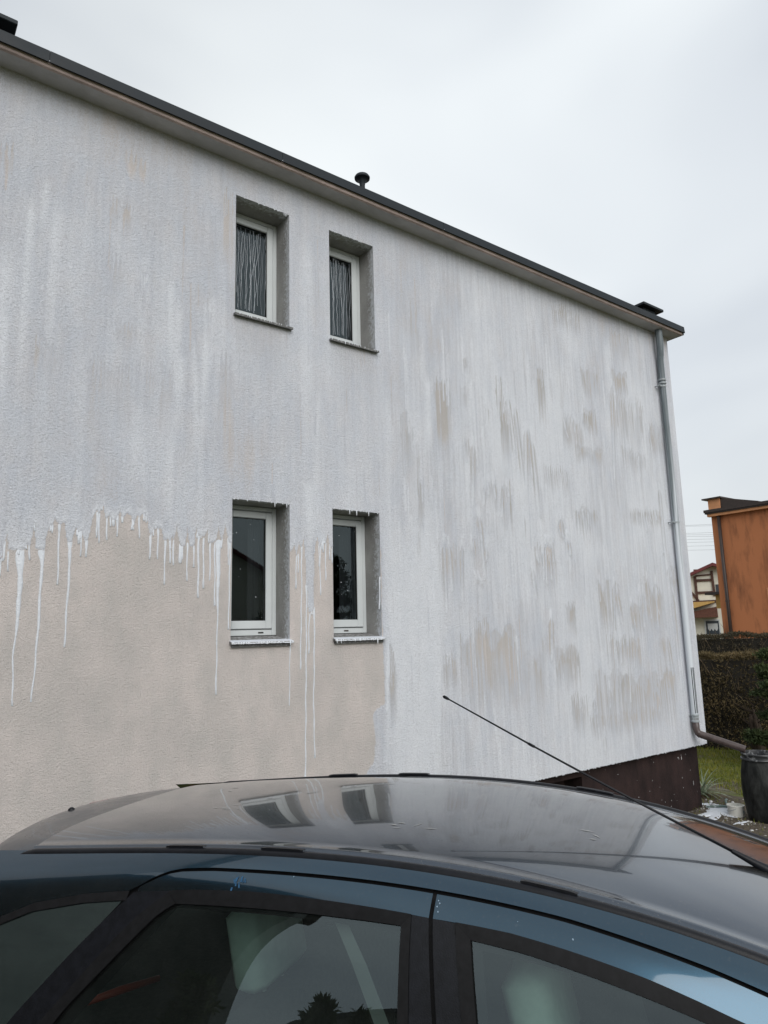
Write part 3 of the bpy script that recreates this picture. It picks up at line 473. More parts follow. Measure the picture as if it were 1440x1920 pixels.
# thin zones whose upper edges are combed into fingers by the paint that ran down over them
comb = .26 * vnoise(FX * 21, FZ * .35, 81) ** 1.5 + .17 * vnoise(FX * 47, FZ * .5, 82) ** 2
zone = vnoise(FX * 1.9, (FZ + 1.3 * comb) * 1.15, 83) * .65 + vnoise(FX * 4.6, (FZ + comb) * 2.1, 84) * .35
rh = sstep(3.9, 4.8, FX)
zone = sstep(.50, .60, zone) * (.45 + .55 * rh)
through = sstep(.30, .52, vnoise(FX * 26, FZ * .55, 85))        # white runs crossing the thin zones
coat -= .13 * zone * (.35 + .65 * through)
stain_shade = np.maximum(stain_shade, .12 * zone * through * (.4 + .6 * rh) * (.6 + .5 * vnoise(FX * 12, FZ * 2, 86)))
for k, (xl, xr, zt, zb, s) in enumerate(PATCHES):
    h = zt - zb; w = xr - xl
    i0, i1 = np.searchsorted(xs, [xl - .08, xr + .08]); j0, j1 = np.searchsorted(zs, [zb - .15, zt + .25])
    X = FX[j0:j1, i0:i1]; Z = FZ[j0:j1, i0:i1]
    if X.size == 0: continue
    wob = .03 * (vnoise(Z * 4, Z * 0 + k, 21) - .5) + .015 * (vnoise(Z * 15, Z * 0 + k, 22) - .5)
    e = min(.009, w * .2)
    fx = sstep(xl + wob - e, xl + wob + e, X) * (1 - sstep(xr - wob - e, xr - wob + e, X))
    amp = min(.30, .5 * h)
    tri = np.abs(((X * (26 + 11 * (k % 3)) + .35 * vnoise(X * 9, X * 0, k) + k * .37) % 1.0) * 2 - 1)       # one pointed bare slot per run
    tooth = amp * (1 - tri) ** 1.3 * (.5 + vnoise(X * 21 + k, X * 0, 31 + k)) + amp * .6 * vnoise(X * 8 + k, Z * .2, 77)
    zt_e = zt + .10 * amp - tooth
    top = 1 - sstep(zt_e - .015, zt_e + .01, Z)
    fade = sstep(zb - .12 * vnoise(X * 20, X * 0, 23), zb + .8 * h, Z) ** .7
    thru = sstep(.26, .44, vnoise(X * 46 + k, Z * .5, 87))
    m = 1.45 * fx * top * fade * s * (.3 + .7 * thru) * (.75 + .5 * vnoise(X * 30, Z * 5, 40 + k))
    soft = sstep(xl - .10, xl + .08, X) * (1 - sstep(xr - .08, xr + .10, X)) * (1 - sstep(zt_e - .02, zt_e + .02, Z)) * fade * s
    coat[j0:j1, i0:i1] -= .55 * np.minimum(m, 1.2) + .08 * soft
    stain_shade[j0:j1, i0:i1] = np.maximum(stain_shade[j0:j1, i0:i1], (.95 if xr > 3.2 else .4) * np.minimum(m, 1))
    relief[j0:j1, i0:i1] -= .003 * fx * top * fade
def run(x0, z0, x1, z1, w, dc, dr, fade_end=False):
    j0, j1 = np.searchsorted(zs, [min(z0, z1) - w, max(z0, z1) + w * 2]); xm = [min(x0, x1) - 4 * w, max(x0, x1) + 4 * w]
    i0, i1 = np.searchsorted(xs, xm)
    X = FX[j0:j1, i0:i1]; Z = FZ[j0:j1, i0:i1]
    if X.size == 0: return
    t = np.clip((Z - z0) / (z1 - z0 + 1e-6), 0, 1); xc = x0 + (x1 - x0) * t
    g = np.exp(-((X - xc) / (w * .5)) ** 2) * sstep(z1 - .02, z1 + .01, Z) * (1 - sstep(z0, z0 + .10, Z))
    if fade_end: g = g * (1 - t) ** .5 * sstep(0, .15, t)
    coat[j0:j1, i0:i1] += dc * g; stain_shade[j0:j1, i0:i1] *= 1 - np.clip(1.4 * g, 0, 1); relief[j0:j1, i0:i1] += dr * g
for k, L_ in enumerate(RUNS):                             # bare slots left beside the heavier runs
    (x0, z0), (x1, z1) = L_[0], L_[-1]; l = z0 - z1; hw_ = random.uniform(.030, .055)
    j0, j1 = np.searchsorted(zs, [z1 - .12, z0 + .1]); i0, i1 = np.searchsorted(xs, [min(x0, x1) - .09, max(x0, x1) + .09])
    X = FX[j0:j1, i0:i1]; Z = FZ[j0:j1, i0:i1]
    if X.size == 0 or l < .02: continue
    t = np.clip((z0 - Z) / l, 0, 1); xc = x0 + (x1 - x0) * t
    u = np.abs(X - xc) / hw_; side = np.where(X > xc, 1.0, .55 + .45 * (k % 2))
    m = (1 - sstep(.80, 1.0, u)) * side * (1 - sstep(z0 - .05 - .10 * u, z0 - .02 - .10 * u, Z)) * sstep(z1 - .1, z1 + .65 * l, Z)
    coat[j0:j1, i0:i1] -= .38 * m; stain_shade[j0:j1, i0:i1] = np.maximum(stain_shade[j0:j1, i0:i1], .70 * m * (.6 + .6 * vnoise(X * 25, Z * 3, 88)))
for (x0, z0, l, w, q) in ((.62, 5.6, 2.1, .10, .5), (.95, 6.1, 2.3, .07, .4), (1.22, 5.0, 1.5, .06, .4), (1.62, 5.9, 2.0, .08, .4), (1.93, 5.6, 2.0, .06, .55), (2.16, 5.3, 1.75, .05, .6), (2.30, 6.2, 2.6, .09, .45), (3.16, 6.6, 2.9, .13, .5), (3.28, 5.0, 1.4, .05, .4), (4.08, 5.2, 2.6, .09, .4)):
    run(x0, z0, x0 + random.uniform(-.05, .02), z0 - l, w * 1.2, q * .62, .0005, True)      # broad washes run down from above
for (x0, z0, x1, z1, w) in BRIGHT: run(x0, z0, x1, z1, max(w, .03) * 1.9, .42, .001, True)
for L_ in RUNS:
    for (a, b) in zip(L_[:-1], L_[1:]): run(a[0], a[1], b[0], b[1], .026, .40, .006)
for k in range(160):                                     # countless small runs over the right half
    x0 = random.uniform(4.1, 9.2); z0 = random.uniform(1.5, 6.4); l = random.uniform(.12, .7)
    run(x0, z0, x0 + random.uniform(-.01, .01), z0 - l, random.uniform(.012, .024), random.uniform(.15, .40), random.uniform(.001, .004))
for k in range(110):                                     # hairline bare slits between runs
    x0 = random.uniform(2.9, 9.2) if k % 4 else random.uniform(.5, 3); z0 = random.uniform(2.2, 6.6); l = random.uniform(.15, .8)
    run(x0, z0, x0 + random.uniform(-.01, .01), z0 - l, random.uniform(.010, .018), -random.uniform(.15, .45), -.002)
coat += .40 * sstep(3.92, 4.05, FX) * (1 - sstep(4.45, 4.9, FX)) * (1 - sstep(2.9, 4.0, FZ))
coat += .10 * sstep(4.0, 5.0, FX)
coat = np.clip(coat, .16, 1.15)
# grime drawn out below the sills
for c in (0, 2):
    for r_ in (0, 2):
        g = sstep(WX[c] - .04, WX[c] + .06, FX) * (1 - sstep(WX[c + 1] - .06, WX[c + 1] + .04, FX)) * (FZ < WZ[r_]) * np.exp(-(WZ[r_] - FZ) / .28)
        stain_shade = np.maximum(stain_shade, .42 * g * (.5 + .8 * vnoise(FX * 30, FZ * 2, 50 + c)))
# bare stucco under the jagged lower edge of the paint
ex = [-4, .1, .35, .5, .62] + [p[0] for p in EDGE_LEFT] + [2.70] + [p[0] for p in EDGE_MID]
ez = [3.3, 3.25, 3.4, 3.2, 3.45] + [p[1] for p in EDGE_LEFT] + [3.45] + [p[1] for p in EDGE_MID]
o_ = np.argsort(ex); ex = np.array(ex)[o_]; ez = np.array(ez)[o_]
edge = np.interp(xs, ex, ez); edge[xs > 3.41] = 3.5
bz = np.array([p[1] for p in BARE_RIGHT][::-1]); bxx = np.array([p[0] for p in BARE_RIGHT][::-1])
bare_x = np.interp(zs, bz, bxx) + .02 * (vnoise(zs * 14, zs * 0, 8) - .5)
wobble = .012 * (vnoise(FX * 90, FZ * 40, 15) - .5)
painted = np.maximum(sstep(-.012, .012, FZ - edge[None, :] + wobble), sstep(-.012, .012, FX - bare_x[:, None] + wobble * 1.5))
near_edge = np.exp(-np.abs(FZ - edge[None, :]) / .14) * (FX < 3.42) * painted
coat = np.where(painted > 0, np.maximum(coat, 1.0 * near_edge), coat)
thinveil = .08 * vnoise(FX * 7, FZ * .8, 60)
coat = coat * painted + (1 - painted) * (.02 + thinveil)
stain_shade = stain_shade * np.where(painted > .5, 1, .55)
stain_shade = np.maximum(stain_shade, (1 - painted) * (.34 * sstep(.50, .85, vnoise(FX * 2.1, FZ * 1.2, 95) * .6 + vnoise(FX * 6, FZ * 1.1, 96) * .4) + .12 * sstep(.6, .9, vnoise(FX * 11, FZ * .9, 97))))
lip = np.exp(-((FZ - edge[None, :] - .012) / .014) ** 2) * (FX < 3.42)
FYv = -(.003 * painted + relief + .002 * lip + .0015 * (vnoise(FX * 3, FZ * 3, 70) - .5))
r, c = FX.shape
idx = np.arange(r * c).reshape(r, c)
xm = (xs[:-1] + xs[1:]) / 2; zm = (zs[:-1] + zs[1:]) / 2
keep = np.ones((r - 1, c - 1), bool)
for a in (0, 2):
    for b in (0, 2):
        keep &= ~(((zm > WZ[b]) & (zm < WZ[b + 1]))[:, None] & ((xm > WX[a]) & (xm < WX[a + 1]))[None, :])
quads = np.stack([idx[:-1, :-1], idx[:-1, 1:], idx[1:, 1:], idx[1:, :-1]], -1)[keep]
V = np.stack([FX - HO.x, FYv - HO.y, FZ - HO.z], -1).reshape(-1, 3)
used = np.zeros(len(V), bool); used[quads.ravel()] = True
remap = np.cumsum(used) - 1
me = bpy.data.meshes.new('wall'); mesh_np(me, V[used], remap[quads])
for nm, arr in (('coat', coat), ('stain_shade', stain_shade)):
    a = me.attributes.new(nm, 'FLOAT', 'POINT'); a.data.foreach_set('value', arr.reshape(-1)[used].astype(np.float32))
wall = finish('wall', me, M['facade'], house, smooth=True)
# insulation bottom edge, other walls, floor-to-roof core
b = HB(); b.box(XL, XC, .004, .12, ZB, ZB + .02); b.box(XC - .02, XC, .004, .12, ZB, ZT); b.build('wall_edge', M['sidewall'], house)
b = HB(); b.box(XL, XL + .3, .13, DEPTH, ZB, ZT); b.box(XC - .3, XC, .12, DEPTH, ZB, ZT); b.box(XL + .3, XC - .3, DEPTH - .3, DEPTH, ZB, ZT); b.build('rear_wall', M['sidewall'], house)
# rooms behind the glass
for (z0, z1) in ((2.0, 4.4), (4.8, 6.9)):
    b = HB(); x0, x1, y0, y1 = 1.6, 4.8, .42, 3.6
    b.add([(x0, y0, z0), (x1, y0, z0), (x1, y1, z0), (x0, y1, z0), (x0, y0, z1), (x1, y0, z1), (x1, y1, z1), (x0, y1, z1)],
          [(0, 1, 2, 3), (7, 6, 5, 4), (1, 5, 6, 2), (2, 6, 7, 3), (3, 7, 4, 0)])
    b.build('room', M['roomdark'], house)

# plinth with a basement window niche
b = HB(); px0 = 9.335
nx0, nx1, nz0, nz1 = 6.15, 6.85, .55, 1.0
pxs = [XL + .1, nx0, nx1, px0]; pzs = [-.3, nz0, nz1, ZB]
for i in range(3):
    for j in range(3):
        if i == 1 and j == 1: continue
        b.box(pxs[i], pxs[i + 1], .10, .4, pzs[j], pzs[j + 1])
b.box(px0 - .3, px0, .4, DEPTH - .1, -.3, ZB); b.box(nx0, nx1, .36, .4, nz0, nz1)
plinth = b.build('plinth', M['plinth'], house)
spl = MB()
for k in range(42):
    x = random.uniform(6.9, 9.32); z = random.uniform(.32, 1.05); s = random.uniform(.002, .006) * (1.6 if random.random() < .1 else 1)
    el = random.choice((1, 1, 1.5, 4, 9)) if x > 8.9 else random.choice((1, 1, 1, 2))
    n = 7; pts = [(x + s * math.cos(6.283 * i / n), .099 - .0012, z + s * el * math.sin(6.283 * i / n)) for i in range(n)]
    spl.add(pts, [tuple(range(n))])
hb = HB(); hb.v = spl.v; hb.f = spl.f; hb.m = spl.m
o = hb.build('paint_splash', M['splash'], house); tag(o, kind='stuff')
# ragged paint fringe hanging from the wall's lower edge
b = HB(); x = 5.2
while x < XC - .1:
    w = random.uniform(.012, .04); h = random.uniform(.002, .013) * (2 if random.random() < .08 else 1)
    y = -.004
    b.add([(x, y, ZB + .01), (x + w, y, ZB + .01), (x + w * .8, y, ZB - h * .6), (x + w * .5, y, ZB - h), (x + w * .2, y, ZB - h * .6),
           (x, y + .01, ZB + .01), (x + w, y + .01, ZB + .01), (x + w * .8, y + .008, ZB - h * .6), (x + w * .5, y + .006, ZB - h), (x + w * .2, y + .008, ZB - h * .6)],
          [(0, 4, 3, 2, 1), (5, 6, 7, 8, 9), (1, 2, 7, 6), (2, 3, 8, 7), (3, 4, 9, 8), (4, 0, 5, 9)]); x += w + random.uniform(0, .03)
o = b.build('paint_fringe', M['paint'], house); tag(o, kind='stuff')

# paint drips running over the bare stucco, each its own piece
def drip(path):
    pts = []
    for (a, b_) in zip(path[:-1], path[1:]):
        n = max(2, int(abs(a[1] - b_[1]) / .04))
        for i in range(n):
            t = i / n; pts.append([a[0] + (b_[0] - a[0]) * t, a[1] + (b_[1] - a[1]) * t, a[2] + (b_[2] - a[2]) * t])
    pts.append(list(path[-1])); n = len(pts)
    ph = random.uniform(0, 6)
    rows = []
    for i, (x, z, w) in enumerate(pts):
        w = max(w * .80, .0095) * (1 + .14 * math.sin(i * 1.9 + ph) + random.uniform(-.16, .16)) * (1 + .9 * max(0, 1 - i / 2.5))
        x += .0025 * math.sin(i * .8 + ph) if 0 < i < n - 1 else 0
        if i >= n - 2: w *= 1.25
        th = min(.0055, .0025 + .18 * w) * (1.3 if i >= n - 2 else 1) * min(1, (i + .01) / 3 * max(1, 6 / n))
        rows.append([(x + w * .5 * c, .004 - (th + .004) * s, z) for c, s in ((-1, 0), (-.92, .55), (-.5, .92), (0, 1.0), (.5, .92), (.92, .55), (1, 0))])
    x, z, w = pts[-1]; w = max(w * .8, .0095) * 1.1
    for f, dz in ((.8, .3), (.45, .52), (.05, .6)):
        rows.append([(x + w * .5 * c * f, .004 - (.0065 + .004) * s * f, z - w * dz) for c, s in ((-1, 0), (-.92, .55), (-.5, .92), (0, 1.0), (.5, .92), (.92, .55), (1, 0))])
    b = HB(); b.grid(rows, flip=True); o = b.build('paint_drip', M['paint'], house, smooth=True)
    o.parent = wall; return o
for d in DRIPS: drip([(p[0], p[1], p[2]) for p in d])
for k in range(46):                                      # short secondary drips along the same edge
    x_ = random.uniform(.45, 2.40) if k < 38 else random.uniform(2.99, 3.40); z_ = float(np.interp(x_, ex, ez)); l_ = random.uniform(.02, .07) if random.random() < .6 else random.uniform(.08, .22); w_ = random.uniform(.009, .016)
    drip([(x_, z_ + .03, w_ * 1.3), (x_, z_ - l_ * .5, w_), (x_ + random.uniform(-.004, .004), z_ - l_, w_)])
for d in RUNS:                                           # raised runs over the coated right half
    w0 = random.uniform(.014, .022); drip([(p[0], p[1], w0 * (1.25 if i == 0 else 1)) for i, p in enumerate(d)])

# windows
def window(x0, x1, z0, z1, upper, seed):
    rnd = random.Random(seed); D = .24
    b = HB()                                            # plaster reveal
    b.grid([[(x0, -.001, z0), (x0, D + .1, z0)], [(x0, -.001, z1), (x0, D + .1, z1)]]); b.grid([[(x1, -.001, z0), (x1, D + .1, z0)], [(x1, -.001, z1), (x1, D + .1, z1)]], flip=True)
    b.grid([[(x0, -.001, z1), (x1, -.001, z1)], [(x0, D + .1, z1), (x1, D + .1, z1)]]); b.grid([[(x0, 0, z0), (x1, 0, z0)], [(x0, D + .1, z0), (x1, D + .1, z0)]], flip=True)
    for (a, c_) in ((x0 - .06, x0), (x1, x1 + .06)): b.box(a, c_, D + .02, D + .34, z0 - .05, z1 + .05)
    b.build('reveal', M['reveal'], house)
    sh = .055                                           # bottom of frame above opening
    fz0 = z0 + sh; w = .045
    b = HB(); y0, y1 = D, D + .07
    b.bbox(x0 + .001, x0 + w, y0, y1, fz0, z1 - .001); b.bbox(x1 - w, x1 - .001, y0, y1, fz0, z1 - .001)
    b.bbox(x0 + w, x1 - w, y0 + .0005, y1, z1 - w, z1 - .001); b.bbox(x0 + w, x1 - w, y0 + .0005, y1, fz0, fz0 + w + .01)
    win = b.build('window', M['pvc'], house, auto=40)
    a0, a1, c0, c1 = x0 + w + .004, x1 - w - .004, fz0 + w + .014, z1 - w - .004; sw = .062
    b = HB(); ys = y0 - .012
    b.bbox(a0, a0 + sw, ys, ys + .06, c0, c1); b.bbox(a1 - sw, a1, ys, ys + .06, c0, c1)
    b.bbox(a0 + sw, a1 - sw, ys + .0006, ys + .06, c1 - sw, c1); b.bbox(a0 + sw, a1 - sw, ys + .0006, ys + .06, c0, c0 + sw + .01)
    o = b.build('sash', M['pvc'], house, auto=40); o.parent = win
    b = HB(); g0, g1, h0, h1 = a0 + sw, a1 - sw, c0 + sw + .01, c1 - sw
    for q in ((g0, g0 + .006, h0, h1), (g1 - .006, g1, h0, h1), (g0 + .006, g1 - .006, h0, h0 + .006), (g0 + .006, g1 - .006, h1 - .006, h1)): b.box(q[0], q[1], ys + .012, ys + .03, q[2], q[3])
    o = b.build('gasket', M['gasket'], house); o.parent = win
    b = HB(); b.add([(g0, ys + .02, h0), (g1, ys + .02, h0), (g1, ys + .02, h1), (g0, ys + .02, h1)], [(0, 1, 2, 3)])
    o = b.build('pane', M['glass'], house); o.parent = win
    # curtain behind the pane
    b = HB(); cx0, cx1 = (g0 + .02, g1 - .03) if upper else (g1 - .10, g1 + .05)
    n = 60 if upper else 14
    row = [(cx0 + (cx1 - cx0) * i / n, y1 + .09 + .012 * math.sin(i * 1.1 + .5 * math.sin(i * .37))) for i in range(n + 1)]
    b.grid([[(x, y, h0 - .05) for x, y in row], [(x, y, h1 - (.06 if upper else -.03)) for x, y in row]])
    o = b.build('curtain', M['curtain'], house, smooth=True); o.parent = win
    if upper:                                           # thin runs of diluted paint down the glass
        b = HB(); x = g0 + .006
        while x < g1 - .006:
            zt = h1 - rnd.uniform(.0, .12); zb = h0 + (rnd.uniform(0, .03) if rnd.random() < .6 else rnd.uniform(.05, .5)); xx = x; ww = rnd.uniform(.0010, .0024)
            rows = []; z = zt; dx = 0
            while z > zb:
                rows.append([(xx - ww, ys + .0185, z), (xx, ys + .0165, z), (xx + ww, ys + .0185, z)]); z -= .022
                dx = dx * .5 + rnd.uniform(-.003, .003); xx = min(max(xx + dx, g0 + .003), g1 - .003)
            if len(rows) > 2: b.grid(rows)
            x += rnd.uniform(.008, .020)
        o = b.build('paint_runs', M['film'], house); o.parent = win; tag(o, kind='stuff')
    else:
        b = HB()
        for k in range(9):
            cx_, cz_ = rnd.uniform(g0, g1), rnd.uniform(h0, h1); s = rnd.uniform(.002, .005)
            b.lathe([(.0002, s), (s * .8, s * .6), (s, 0), (s * .8, -s * .6), (.0002, -s)], (cx_, ys + .017, cz_), 8)
        o = b.build('paint_specks', M['bead'], house, smooth=True); o.parent = win; tag(o, kind='stuff')
        b = HB(); xx = a1 - .13 if seed == 1 else (x0 + x1) / 2 - .0; b.bbox(xx, xx + .05, y0 - .004, y0 + .002, fz0 + .022, fz0 + .034, .001)
        o = b.build('drain_cap', M['brownmetal' if seed == 2 else 'gasket'], house); o.parent = win
    # sill: sloping slabs with an overhanging nose
    oh = .045
    def slab(xa, xb, ya, yb, za, zb_, t, name, m, p=None):
        b_ = HB(); v = [(xa, ya, za - t), (xb, ya, za - t), (xb, yb, zb_ - t), (xa, yb, zb_ - t), (xa, ya, za), (xb, ya, za), (xb, yb, zb_), (xa, yb, zb_)]
        b_.add(v, [(0, 3, 2, 1), (4, 5, 6, 7), (0, 1, 5, 4), (1, 2, 6, 5), (2, 3, 7, 6), (3, 0, 4, 7)])
        q = b_.build(name, m, house)
        if p is not None: q.parent = p
        return q
    if upper:
        slab(x0 - .012, x1 + .018, -oh, D - .012, z0 + .012, z0 + .052, .02, 'sill', M['sillmetal'], win)
    else:
        n = 3; tw = (x1 - x0 + .03) / n
        for i in range(n):
            for (ya, yb) in ((-oh, .105), (.108, D - .012)):
                f = lambda y: z0 + .006 + .05 * (y + oh) / (D + oh)
                slab(x0 - .012 + i * tw + .001, x0 - .012 + (i + 1) * tw - .001, ya, yb, f(ya), f(yb), .016, 'sill_tile', M['sill'], win)
        slab(x0 + .002, x1 - .002, -.02, D - .012, z0 - .014, z0 + .034, .02, 'sill_bed', M['sillmetal'], win)
    # paint beads on the sill nose and along the lintel edge
    b = HB(); x = x0 - .005
    while x < x1 + .012:
        s = rnd.uniform(.003, .006) * (.6 if upper else 1); l = rnd.uniform(.8, 2.6) if rnd.random() < .9 else rnd.uniform(3, 7)
        zc = z0 + (.006 if upper else .0)
        if rnd.random() < (.5 if upper else .72): b.lathe([(.0003, .012), (s, .008), (s, -s * l * .4), (s * .9, -s * l), (.0003, -s * (l + .6))], (x, -oh - .001, zc), 7)
        x += rnd.uniform(.010, .024)
    x = x0 + .01
    while x < x1 - .01:
        s = rnd.uniform(.003, .0055); l = rnd.uniform(.6, 1.8) if rnd.random() < .93 else rnd.uniform(5, 9)
        if rnd.random() < .40: b.lathe([(.0003, s), (s, s * .5), (s, -s * l * .4), (s * .8, -s * l), (.0003, -s * (l + .6))], (x, -.001, z1 - .002), 7)
        x += rnd.uniform(.008, .035)
    o = b.build('paint_beads', M['bead'], house, smooth=True); o.parent = win; tag(o, kind='stuff')
    if not upper:                                       # white film left on the nose of the sill
        b = HB(); n = 40; rows = [[], []]
        for i in range(n + 1):
            xx = x0 - .010 + (x1 - x0 + .026) * i / n
            rows[0].append((xx, -oh - .002, z0 - .003 - rnd.uniform(0, .006))); rows[1].append((xx, -oh + .002, z0 + .0085))
        yb = [(p[0], -oh + .05 + .05 * rnd.random() * (1 if i % 3 else .3), z0 + .0085 + .05 * .075 / .285 + .004) for i, p in enumerate(rows[1])]
        rows.append(yb); b.grid(rows); o = b.build('paint_film', M['paint'], house); o.parent = win
window(WX[0], WX[1], WZ[0], WZ[1], False, 1); window(WX[2], WX[3], WZ[0], WZ[1], False, 2)
window(WX[0], WX[1], WZ[2], WZ[3], True, 3); window(WX[2], WX[3], WZ[2], WZ[3], True, 4)

# roof: soffit board, wavy edge board, dark metal edge, deck
RX0, RX1, OH = XL - .1, 9.558, .20
b = HB(); b.box(RX0, RX1 - .03, -OH + .02, DEPTH + .1, ZT, ZT + .03); roof = b.build('roof', M['soffit'], house)
b = HB(); n = 260; rows = [[], [], []]
for i in range(n + 1):
    x = RX0 + (RX1 - .02 - RX0) * i / n; d = .006 * (float(vnoise(x * 1.7, 0, 90)) - .5) + .004 * (float(vnoise(x * 9, 0, 91)) - .5)
    rows[0].append((x, -OH + .021, ZT - .006 + d)); rows[1].append((x, -OH - .004 + d * .5, ZT - .004 + d)); rows[2].append((x, -OH - .002, ZT + .048))
b.grid(rows, flip=True); o = b.build('edge_board', M['soffit_edge'], house, smooth=True); o.parent = roof
def flashing(xa, xb):
    b_ = HB(); n_ = 24; rr = [[], [], [], []]
    for i in range(n_ + 1):
        x = xa + (xb - xa) * i / n_; d = .004 * (float(vnoise(x * 2.3, 1, 93)) - .5)
        rr[0].append((x, -OH - .012, ZT + .032 + d)); rr[1].append((x, -OH - .030, ZT + .028 + d)); rr[2].append((x, -OH - .022 + d, ZT + .126)); rr[3].append((x, -OH + .10, ZT + .148))
    b_.grid(rr, flip=True); q = b_.build('edge_flashing', M['flash'], house, auto=40); q.parent = roof
cuts = [RX0, -1.2, .8, 2.78, 4.76, 6.74, 8.4, RX1]
for a, c_ in zip(cuts[:-1], cuts[1:]): flashing(a, c_ - .003)
b = HB(); b.add([(RX1 - .002, -OH - .03, ZT + .028), (RX1 - .002, DEPTH + .1, ZT + .028), (RX1 - .002, DEPTH + .1, ZT + .16), (RX1 - .002, -OH + .1, ZT + .147), (RX1 - .002, -OH - .022, ZT + .126)], [(0, 1, 2, 3, 4)])
b.box(RX1 - .03, RX1 - .004, -OH - .01, DEPTH + .1, ZT + .002, ZT + .10)
o = b.build('end_flashing', M['flash'], house); o.parent = roof
b = HB(); b.box(RX0, RX1 - .035, -OH + .10, DEPTH + .1, ZT + .05, ZT + .14); o = b.build('deck', M['roof'], house); o.parent = roof
for (xa, xb) in ((8.83, 9.34), (.02, .592)):            # box outlets over the downpipes
    b = HB(); b.box(xa + .09, xb - .12, .02, .40, ZT + .12, 7.352); o = b.build('outlet_box', M['flash'], house); o.parent = roof
    b = HB(); b.bbox(xa, xb, -.05, .48, 7.352, 7.392, .005); o = b.build('outlet_cap', M['flash'], house); o.parent = roof
b = HB(); b.lathe([(.03, -.7), (.03, -.10), (.04, -.05), (.058, -.03), (.086, -.022), (.088, -.004), (.076, .014), (.04, .026), (.001, .029)], (4.124, .4, 7.755), 20)
o = b.build('vent_pipe', M['flash'], house, auto=40); o.parent = roof

# downpipe
PX, PY, PR = 9.085, -.065, .041
b = HB(); b.tube([(PX - .03, -.10, ZT + .01), (PX - .03, -.10, 6.74), (PX - .015, -.085, 6.60), (PX, PY, 6.52), (PX, PY, 6.2)], [.050, .050, .048, .047, .047], 18)
b.tube([(PX, PY, 6.22), (PX, PY, 1.50)], PR, 18); pipe = b.build('downpipe', M['pipe'], house, auto=50)
for zc in (6.22, 6.17): 
    b = HB(); b.lathe([(PR, -.012), (PR + .013, -.010), (PR + .013, .010), (PR, .012)], (PX, PY, zc), 18); o = b.build('pipe_ring', M['ring'], house, auto=40); o.parent = pipe
for zc in (4.12, 6.12):
    b = HB(); b.lathe([(PR, -.012), (PR + .007, -.011), (PR + .007, .011), (PR, .012)], (PX, PY, zc), 18); b.box(PX - .11, PX - PR, PY - .012, PY + .012, zc - .01, zc + .01)
    b.tube([(PX - .10, PY - .03, zc), (PX - .10, .02, zc)], .008, 6); o = b.build('pipe_bracket', M['ring'], house, auto=40); o.parent = pipe
b = HB(); b.lathe([(PR + .002, .10), (PR + .012, .095), (PR + .012, .075), (PR + .005, .07), (PR + .005, .02), (PR + .012, .015), (PR + .012, -.005), (PR, -.01)], (PX, PY, 1.42), 18); o = b.build('pipe_socket', M['ring'], house, auto=40); o.parent = pipe
for k, dx in enumerate((-.028, -.010, .010, .028)):      # unpainted slots left by a strap
    b = HB(); b.box(PX + dx - .004, PX + dx + .004, PY - math.sqrt(max(PR * PR - dx * dx, 0)) - .003, PY - math.sqrt(max(PR * PR - dx * dx, 0)) + .004, 1.53, 2.13); o = b.build('pipe_streak', M['flash'], house); o.parent = pipe
BAR = Vector((9.33, -.745, .25))
b = HB(); b.tube([(PX, PY, 1.47), (PX, PY, 1.33), (PX + .005, PY - .015, 1.28), (PX + .02, PY - .05, 1.245)], [.046] * 4, 16); o = b.build('pipe_elbow', M['brownpvc'], house, smooth=True); o.parent = pipe
b = HB(); e0 = Vector((PX + .015, PY - .03, 1.262)); e1 = Vector((BAR.x - .06, BAR.y + .14, 1.10)); b.tube([e0, e1], .047, 16, caps=False); b.tube([e1 + (e0 - e1) * .002, e0], .043, 16, caps=False)
o = b.build('spout_pipe', M['brownpvc'], house, smooth=True); o.parent = pipe
# ------------------------------------------------------------------ the car (local: x forward, y to its left, z up from the ground)
car = empty('car', (.925, -2.486, CAR_Z), -1.028)
tag(car, 'dark blue car with dusty roof and a long whip antenna, parked before the house', 'car')
def zR(s):
    f = lambda q: 2.044 + .092 * q + .023 * q * q - .035 * q ** 3
    return (f(s) if s < 2.5 else f(2.5) - .55 * (s - 2.5)) - CAR_Z
def hw(s, d):
    d = max(d, 0); w = .53 + .08 * (1 - math.exp(-d / .06)) + .38 * d - .006 * (s - 1) ** 2
    if s > 2.6: w -= .05 * (s - 2.6) ** 2
    return w
def belt(s): return max(zR(s) - .98, .02)
def SP(s, d, sg, off=0.0):
    k = .38 + 1.333 * math.exp(-max(d, 0) / .06); l = math.sqrt(1 + k * k)      # outward normal (1, k)/l
    return (s, sg * (hw(s, d) + off / l), zR(s) - d + off * k / l)
def ip(pts):
    a = np.array(pts, float); return lambda s: float(np.interp(s, a[:, 0], a[:, 1]))
def polyl(pts, n):
    a = np.array(pts, float); L_ = np.concatenate([[0], np.cumsum(np.hypot(*(a[1:] - a[:-1]).T))]); t = np.linspace(0, L_[-1], n)
    return np.stack([np.interp(t, L_, a[:, 0]), np.interp(t, L_, a[:, 1])], -1)
seam = ip([(.50, .092), (.533, .080), (.56, .066), (.593, .053), (.63, .043), (.669, .038), (.768, .035), (1.7, .034), (1.995, .041), (2.09, .045), (2.6, .058), (3.1, .05)])
qtop = ip([(-.3, .30), (-.1, .215), (0, .178), (.077, .149), (.187, .116), (.364, .094), (.50, .086)])
ttop_r = ip([(.54, .085), (.654, .081), (.742, .077), (.917, .074), (1.16, .077), (1.40, .079)])
ttop_f = ip([(1.40, .079), (1.587, .076), (1.705, .079), (1.869, .085), (1.969, .092), (2.016, .096), (2.5, .118), (3.0, .11)])
gtop_r = ip([(.66, .106), (.93, .104), (1.154, .103), (1.36, .100)])
